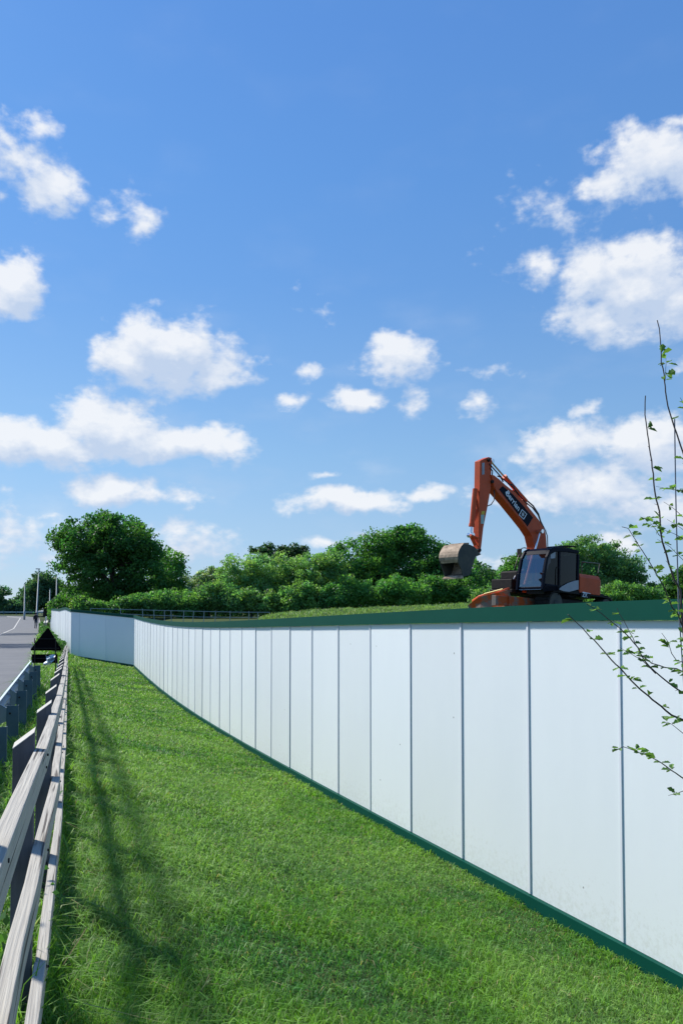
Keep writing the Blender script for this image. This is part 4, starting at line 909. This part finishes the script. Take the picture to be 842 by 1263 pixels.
# right front platform: toolbox, mirror rail
mb = MB(); mb.box(.35, 1.5, -1.18, -.35, DZ1+.004, DZ1+.33); mb.build('tool_box', M['dark'], EX, bevel=.03)
mb = MB(); mb.box(.55, 1.15, -1.1, -.4, DZ1+.334, DZ1+.62); mb.build('fuel_tank', M['dark'], EX, bevel=.05)
mb = MB(); mb.tube([lp(634, 727, -.5), lp(633.5, 714, -.5), lp(637, 707, -.5), lp(645, 702.5, -.5)], .028, 8); mb.build('grab_rail', M['silver'], EX, smooth=True)
mb = MB(); mb.tube([lp(631, 712, -.9), lp(637, 692, -.9), lp(643, 676.3, -.9), lp(646, 675.6, -.9), lp(651, 676.5, -.9)], .017, 6); mb.build('mirror_arm', M['hose'], EX, smooth=True)
mb = MB(); mb.add([lp(624.5, 704, -1.1), lp(634, 703, -1.1), lp(634, 726, -1.1), lp(624.5, 726, -1.1)], [(0,1,2,3)]); mb.build('guard_screen', M['glassdark'], EX)
mb = MB(); mb.box(-.05, .02, -.12, .12, -.1, .1, Matrix.Translation(lp(637, 721, -.6)+Vector((.3, 0, 0)))); mb.build('work_light', M['decal'], EX, bevel=.02)
# boom
boomp = [(671, 722), (664, 722), (659, 690), (658.6, 674), (655.5, 661), (649, 651), (639.5, 639), (625, 621), (612, 606), (609, 600), (607, 592), (605.5, 585.5), (609, 586), (616, 591.5), (623, 598), (635, 607.5), (647.5, 620.5), (656, 631), (664, 641), (670, 651), (673, 661), (674, 676), (674.5, 705), (673, 720)]
mb = MB(); mb.prism(lpoly(boomp, .15), -.15, .15); boom = mb.build('boom', M['orange'], EX, bevel=.012)
pan = [(615, 603.6), (619.3, 599.4), (631.6, 609.5), (643.5, 622.5), (656.7, 638.4), (650, 649.4)]
mb = MB(); mb.prism(lpoly(pan, .15), .148, .156); mb.build('name_panel', M['navy'], boom)
def text3d(s, m, parent, o0, ux, size, th=.004, name='lettering', fit=None):
    """text starting at local point o0 running along local direction ux on the plane facing +y"""
    cu = bpy.data.curves.new('t', 'FONT'); cu.body = s; cu.size = size; cu.extrude = th; ob = bpy.data.objects.new('t', cu); C.objects.link(ob)
    cu.offset = size*.012
    dg = bpy.context.evaluated_depsgraph_get(); me = bpy.data.meshes.new_from_object(ob.evaluated_get(dg)); bpy.data.objects.remove(ob)
    me.materials.clear(); me.materials.append(m); o = bpy.data.objects.new(name, me); C.objects.link(o); o.parent = parent
    if fit:
        k_ = fit/max(v.co.x for v in me.vertices)
        for v in me.vertices: v.co.x *= k_
    X = ux.normalized(); Zz = Vector((0, 1, 0)); Yy = Zz.cross(X)
    mt = Matrix((X, Yy, Zz)).transposed().to_4x4(); mt.translation = o0; o.matrix_local = mt; return o
ta, tb = lp(623.0, 609.4, .159), lp(638.6, 630.6, .159)
text3d('Berrian', M['decal'], boom, ta, tb-ta, .27, fit=(tb-ta).length)
mb = MB(); mb.prism(lpoly([(623, 606.4), (624.8, 605.9), (627.4, 608.8), (626.5, 609.2), (624.8, 607.5), (623.7, 609.2), (622.7, 608.6)], .15), .157, .162); mb.build('lettering', M['decal'], boom)
# square logo with round emblem
qd = [Vector(p_) for p_ in lpoly([(643, 628), (649.2, 634), (645, 641), (639, 635.2)], .15)]; qc = sum(qd, Vector((0, 0)))/4
mb = MB(); 
for i in range(4):
    a, b = qd[i], qd[(i+1) % 4]; ai, bi = qc+(a-qc)*.80, qc+(b-qc)*.80; mb.prism([(a.x, a.y), (b.x, b.y), (bi.x, bi.y), (ai.x, ai.y)], .157, .162)
rr = (qd[0]-qd[1]).length*.2
for (r0, r1) in ((rr*1.0, rr*.72), (rr*.42, 0.001)):
    for i in range(16):
        a0, a1 = i/16*6.283, (i+1)/16*6.283; mb.prism([(qc.x+r0*math.cos(a0), qc.y+r0*math.sin(a0)), (qc.x+r0*math.cos(a1), qc.y+r0*math.sin(a1)), (qc.x+r1*math.cos(a1), qc.y+r1*math.sin(a1)), (qc.x+r1*math.cos(a0), qc.y+r1*math.sin(a0))], .157, .162)
mb.build('emblem', M['decal'], boom)
# stick
stp = [(592.0, 568), (597, 565.8), (602.4, 563.6), (606, 564.5), (606.2, 572), (605.4, 586), (605, 602), (601, 625), (595.8, 651), (593.5, 672), (592.3, 681.5), (590.5, 682.5), (590.3, 676), (590.2, 655), (590.6, 630), (591.4, 601)]
mb = MB(); mb.prism(lpoly(stp, .11), -.11, .11); stick = mb.build('stick', M['orange'], EX, bevel=.012)
mb = MB(); mb.prism(lpoly([(594, 571), (596.9, 570.5), (596.9, 585), (594, 585.6)], .11), .108, .116); mb.build('decal', M['silver'], stick)
mb = MB(); mb.prism(lpoly([(592.6, 635), (596.6, 634.6), (596.2, 646), (592.6, 646)], .11), .108, .116); mb.build('decal', M['teal'], stick)
mb = MB(); mb.prism(lpoly([(593.4, 630.5), (597.4, 630.2), (597, 634.4), (593, 634.8)], .11), .108, .116); mb.build('decal', M['yellow'], stick)
mb = MB()
for (x, y_) in ((602.8, 567.5), (607, 594), (591.3, 678.5)): p_ = lp(x, y_, .15); mb.tube([(p_.x, -.17, p_.z), (p_.x, .17, p_.z)], .05, 12)
mb.build('pivot_pin', M['dark'], stick)
def cyl(name, a, b, frac, r_, yy, rod=.5, m=M['orange']):
    a, b = lp(*a, yy), lp(*b, yy); mid = a.lerp(b, frac); cr_ = empty(name, (0, 0, 0)); cr_.parent = EX
    mb = MB(); mb.tube([a, mid], r_, 12); mb.tube([mid-(b-a).normalized()*.06, mid+(b-a).normalized()*.02], r_*1.2, 12); mb.build('barrel', m, cr_, smooth=False)
    mb = MB(); mb.tube([mid, b], r_*rod*.8, 10); mb.tube([(b.x, yy-.1, b.z), (b.x, yy+.1, b.z)], r_*.9, 10); mb.build('piston_rod', M['chrome'], cr_)
cyl('boom_cylinder', (645.5, 730), (665.5, 655.5), .66, .075, .27)
cyl('boom_cylinder', (654.5, 727), (669.5, 655.5), .66, .075, -.27)
cyl('stick_cylinder', (648, 618), (604.8, 569), .62, .07, 0)
cyl('bucket_cylinder', (585.5, 603), (580.2, 660), .80, .075, 0)
mb = MB(); mb.tube([lp(579.8, 660, 0), lp(585.5, 672, 0)], .05, 8); mb.tube([lp(579.8, 660, .12), lp(588.5, 664, .12)], .04, 8); mb.tube([lp(579.8, 660, -.12), lp(588.5, 664, -.12)], .04, 8); mb.build('bucket_linkage', M['orange'], EX)
mb = MB(); mb.prism(lpoly([(644, 615.5), (651, 621.5), (647.5, 624), (642.5, 618.5)], .1), -.12, .12); mb.prism(lpoly([(632, 604), (638, 607), (640, 611.5), (634, 609)], .1), -.1, .1); mb.build('boom_bracket', M['orange'], EX, bevel=.01)
# hoses
for pts, r_, yy in (([(603, 572), (610, 580), (619, 590), (626, 596), (632, 600.5), (641, 612), (648, 620), (656, 626), (663, 635), (668, 648), (672, 660)], .02, .12),
     ([(629, 597), (633, 598.5), (634.5, 604), (633, 608)], .018, .1), ([(646, 619), (650, 618), (657, 624), (663.5, 634), (667, 646)], .025, -.05),
     ([(665, 640), (671, 652), (674.5, 661), (675, 676)], .016, .05), ([(601, 624), (605, 622.5), (608.6, 617), (609.6, 610), (608.6, 604)], .016, .1),
     ([(586, 605), (583, 612), (582, 622), (583, 640)], .018, -.12), ([(604, 577), (607, 581), (606.5, 587)], .018, .12), ([(613, 587), (617, 588.5), (620, 594)], .022, .05)):
    mb = MB(); mb.tube([lp(x, y_, yy) for x, y_ in pts], r_, 7); mb.build('hose', M['hose'], EX, smooth=True)
# bucket
bk = empty('bucket', (0, 0, 0)); bk.parent = EX
bc = .36
sidep = lpoly([(571, 671), (575, 671.3), (579.5, 672), (585, 674.6), (589.7, 680.5), (593, 683.8), (586.6, 686.6), (583.8, 692), (582.5, 698), (579.2, 709), (571, 711.3), (569.4, 704), (566.5, 697), (564.8, 690.5), (564.3, 686.5), (564.6, 683), (565.5, 679.8), (567, 676.6), (568.8, 673.6)], bc)
for yy in (bc-.03, -bc):
    mb = MB(); mb.prism(sidep, yy, yy+.03); mb.build('side_plate', M['muddark'], bk)
sh = [(566.3, 693.5), (564.9, 690), (564.3, 686.5), (564.6, 683), (565.5, 679.8), (567, 676.6), (568.8, 673.6), (571, 671.1), (575, 671.4), (579.5, 672.1), (585, 674.8), (588, 680), (586, 687), (583.8, 692), (582.3, 698), (578.9, 708.6), (570.6, 711.2)]
shp = lpoly(sh, bc); cx_ = sum(p_[0] for p_ in shp)/len(shp); cz_ = sum(p_[1] for p_ in shp)/len(shp)
mb = MB(); vs = []
for (x, z) in shp:
    q = Vector((x-cx_, z-cz_)); qi = q*(1-.03/max(.1, q.length)); qo = q*(1+.006/max(.1, q.length))
    for v_ in (qo, qi):
        for yy in (-bc+.001, bc-.001): vs.append((cx_+v_.x, yy, cz_+v_.y))
n_ = len(shp); fs = []
for i in range(n_-1):
    b = 4*i; c_ = b+4; fs += [(b, b+1, c_+1, c_), (b+2, c_+2, c_+3, b+3), (b, c_, c_+2, b+2), (b+1, b+3, c_+3, c_+1)]
fs += [(0, 2, 3, 1), (4*n_-4, 4*n_-3, 4*n_-1, 4*n_-2)]
mb.add(vs, fs); mb.build('shell', M['mud'], bk)
lip = shp[-1]; l2 = shp[-2]; dv = (Vector(lip)-Vector(l2)).normalized()
mb = MB(); mb.prism([(lip[0], lip[1]), (lip[0]+dv.x*.05, lip[1]+dv.y*.05), (lip[0]+dv.x*.05, lip[1]+dv.y*.05-.04), (lip[0], lip[1]-.05)], -bc-.01, bc+.01); mb.build('cutting_edge', M['mud'], bk)
mb = MB(); mb.prism(lpoly([(571.5, 669.5), (578, 669.3), (578, 671.5), (571, 671.3)], .2), -.35, .2); mb.build('hanger', M['mud'], bk)
mb = MB(); mb.tube([(-.75, -.55, 1.5), (-.75, -.55, zt_+.45), (-.85, -.55, zt_+.55)], .04, 8); mb.build('exhaust', M['dark'], EX)
mb = MB(); mb.box(-.015, .015, -.09, .09, -.14, .14, Matrix.Translation(lp(640, 682, -.9))); mb.build('mirror', M['dark'], EX, bevel=.01)
t_ = text3d('ZX', M['decal'], EX, lp(717.6, 736.0, 1.278), lp(724.5, 737.0, 1.278)-lp(717.6, 736.0, 1.278), .2)

# ------------------------------------------------------------ foreground hawthorn sapling
YH = 2.5
hs = empty('hawthorn_sapling', (at(874, 900, YH).x, YH, float(ground(at(874, 900, YH).x, YH)))); hl = hs.location
tag(hs, 'young hawthorn with thin dark twigs and small green leaves in front of the hoarding', 'sapling')
BR = [([(810,394.5),(812.4,405),(814.4,427.6),(815,447),(818.4,462),(820,483),(823,501),(828,518),(833.5,534),(841.7,558),(849,590),(857,640),(864,720),(869,800)], 1.0, 0.0, 3.2),
 ([(795.6,488),(794.4,503),(796,521),(799,543),(802,561),(804.6,584),(807,607.5),(812.5,631),(814,655),(818,675.6),(824.4,694.6),(830.8,715),(838.7,729),(840,760),(843,790),(852,840),(866,900)], .9, -.10, 3.3),
 ([(766.6,649.5),(773.8,652),(780,661),(791,679),(800.7,694.6),(808.6,707),(818,724.7),(822.8,735.8),(827.6,748.4),(835.5,758),(842,775),(851,810)], .8, -.15, 2.0),
 ([(700,758.5),(712.3,769.8),(726.7,784),(741,799.7),(753.5,814),(768,828.5),(782.3,844),(798.8,858.3),(815.2,871.7),(827.6,882),(842,888),(856,893),(868,905)], .9, -.2, 2.6),
 ([(722.6,744),(741,756.5),(761.7,773),(776,787),(786.4,799.7),(794.7,816),(807,828.5),(823.5,842),(842,854.8),(856,868),(868,890)], .9, .08, 2.6),
 ([(759.7,750),(768,764.7),(780,787),(788.5,806),(803,818),(819.3,823.3),(833.7,824.4),(842,828.5),(858,845)], .8, .12, 1.8),
 ([(763.8,798.6),(778,807),(790.5,814),(798.8,822),(808,831)], .6, .08, 1.3), ([(815,781),(823.5,791.4),(827.6,806),(833.7,814),(842,816.5),(858,826)], .7, .0, 1.5),
 ([(817,890),(827.6,893),(842,904.6),(860,920)], .6, -.05, 1.3), ([(758.6,926),(768,921),(782,926),(798.8,932),(815,940.6),(827.6,950),(842,960),(858,972),(870,985)], .8, -.15, 2.0),
 ([(823.5,980.7),(833.7,978.7),(842,975.6),(860,978)], .6, -.1, 1.3), ([(808.6,599.6),(822,603),(838.7,605),(852,610)], .6, .05, 1.1), ([(818,619),(830,627),(841.8,637.6),(855,650)], .6, .1, 1.2),
 ([(789.6,638.4),(797,639.5),(804,643),(812,650)], .5, -.1, 1.0), ([(800.7,644.7),(807,652),(813,661)], .5, -.1, 1.0), ([(816.5,653.4),(830,658),(842,664.5),(858,675)], .6, .0, 1.1),
 ([(822,640.8),(832,646),(842,653.4),(858,665)], .6, .05, 1.1), ([(810,665),(825,674),(842,691),(858,712)], .6, .04, 1.1), ([(821,441),(820.5,455),(819.5,470)], .4, 0, .9), ([(838,490),(842,498),(850,520)], .5, 0, 1.2)]
rs = np.random.default_rng(9)
lv, lf = [], []
def leafshape(base, dirv, nrm, L_):
    """small lobed hawthorn leaf"""
    s_ = dirv.cross(nrm).normalized(); out = [(0, 0), (.22, .14), (.36, .34), (.5, .24), (.70, .36), (.84, .20), (1, 0), (.84, -.20), (.70, -.36), (.5, -.24), (.36, -.34), (.22, -.14)]
    b = len(lv); 
    for (a_, c_) in out: lv.append(base+dirv*a_*L_+s_*c_*L_+nrm*(abs(c_)*.35-a_*a_*.25)*L_)
    mid = [0, 6]
    lf.append((b, b+1, b+2, b+3, b+4, b+5, b+6)); lf.append((b, b+6, b+7, b+8, b+9, b+10, b+11))
def cluster(p, k_):
    for q in range(k_):
        d = Vector(rs.normal(size=3)); d.z = abs(d.z)*.3+rs.uniform(-.3, .3); d.normalize(); nr = Vector((rs.normal()*.5, rs.normal()*.5, 1)); nr = (nr-d*nr.dot(d)).normalized()
        st_ = p+d*rs.uniform(.001, .006); leafshape(st_, d, nr, rs.uniform(.015, .034))
for pts, _, dy, wpx in BR:
    n_ = len(pts); P_ = []
    for i, (x, y_) in enumerate(pts):
        P_.append(at(x, y_, YH+dy*(1-i/(n_-1)))-hl)
    # resample with slight kinks
    Q_ = []; 
    for a, b in zip(P_[:-1], P_[1:]):
        k_ = max(1, int((b-a).length/.018))
        for i in range(k_): Q_.append(a.lerp(b, i/k_)+Vector(rs.normal(size=3))*.0006)
    Q_.append(P_[-1]); mb = MB(); rb = wpx*YH/F/2
    mb.tube(Q_, [rb*(.36+.64*(i/len(Q_))) for i in range(len(Q_))], 6)
    for i in range(3, len(Q_)-1, 1):
        if rs.random() < .10:                       # spurs and thorns
            d = Vector(rs.normal(size=3)); d.y *= .5; d.normalize(); e = Q_[i]+d*rs.uniform(.006, .016); mb.tube([Q_[i], e], [.0011, .0004], 4)
    mb.build('twig', M['twig'], hs)
    tot = len(Q_); i = 1 if wpx < 3 else 5
    while i < tot:
        cluster(Q_[i], int(rs.integers(2, 5))); i += int(rs.integers(1, 4)) if wpx < 3 else int(rs.integers(2, 7))
mb = MB(); mb.v = [tuple(v) for v in lv]; mb.f = lf
me = bpy.data.meshes.new('leaves'); me.from_pydata(mb.v, [], mb.f); me.materials.append(M['leaf']); a_ = me.color_attributes.new('col', 'FLOAT_COLOR', 'POINT')
cl_ = np.repeat(np.array([[.10, .19, .05]])*(.7+.8*rs.random((len(lv)//12, 1)))*np.array([1, 1, 1]), 12, 0); c4 = np.ones((len(lv), 4), np.float32); c4[:, :3] = cl_; a_.data.foreach_set('color', c4.ravel())
lo = bpy.data.objects.new('leaves', me); C.objects.link(lo); lo.parent = hs
# main stems from the ground
mb = MB()
for (x0_, x1_, yt_) in ((874, 869, 790), (878, 866, 890)):
    b = at(x1_, yt_, YH)-hl; mb.tube([(0.01, 0, -.1), Vector((.02, .01, .5)), b], [.013, .010, .005], 8)
mb.build('stem', M['twig'], hs, smooth=True)
mb = MB(); t0 = at(831.2, 517, 2.9); b0 = at(834.5, 745, 2.9); dd = (b0-t0)/(t0.z-b0.z); g0 = t0+dd*(t0.z-float(ground(b0.x, 2.9))+.1)
mb.tube([t0, at(832.6, 610, 2.9), at(836, 745, 2.9), at(845, 880, 2.9), at(862, 1150, 2.9), at(868, 1350, 2.9)], .0024, 6); o = mb.build('support_cane', M['cane']); tag(o, 'thin straight grey support cane upright among the hawthorn twigs', 'cane')

# leaf litter by fence foot
mb = MB(); rs = np.random.default_rng(3)
for i in range(60):
    Y = rs.uniform(2.0, 6.5); X = float(Fx(Y))-rs.uniform(.1, .75); z = float(ground(X, Y))+rs.uniform(.03, .1); d = Vector(rs.normal(size=3)).normalized(); s_ = d.cross(Vector(rs.normal(size=3))).normalized(); p_ = Vector((X, Y, z)); r_ = rs.uniform(.012, .03)
    mb.add([p_-d*r_, p_+s_*r_*.6, p_+d*r_, p_-s_*r_*.6], [(0,1,2,3)])
o = mb.build('leaf_litter', M['leaflitter']); tag(o, 'brown dead leaves scattered in the verge grass beside the fence posts', 'leaves', kind='stuff')
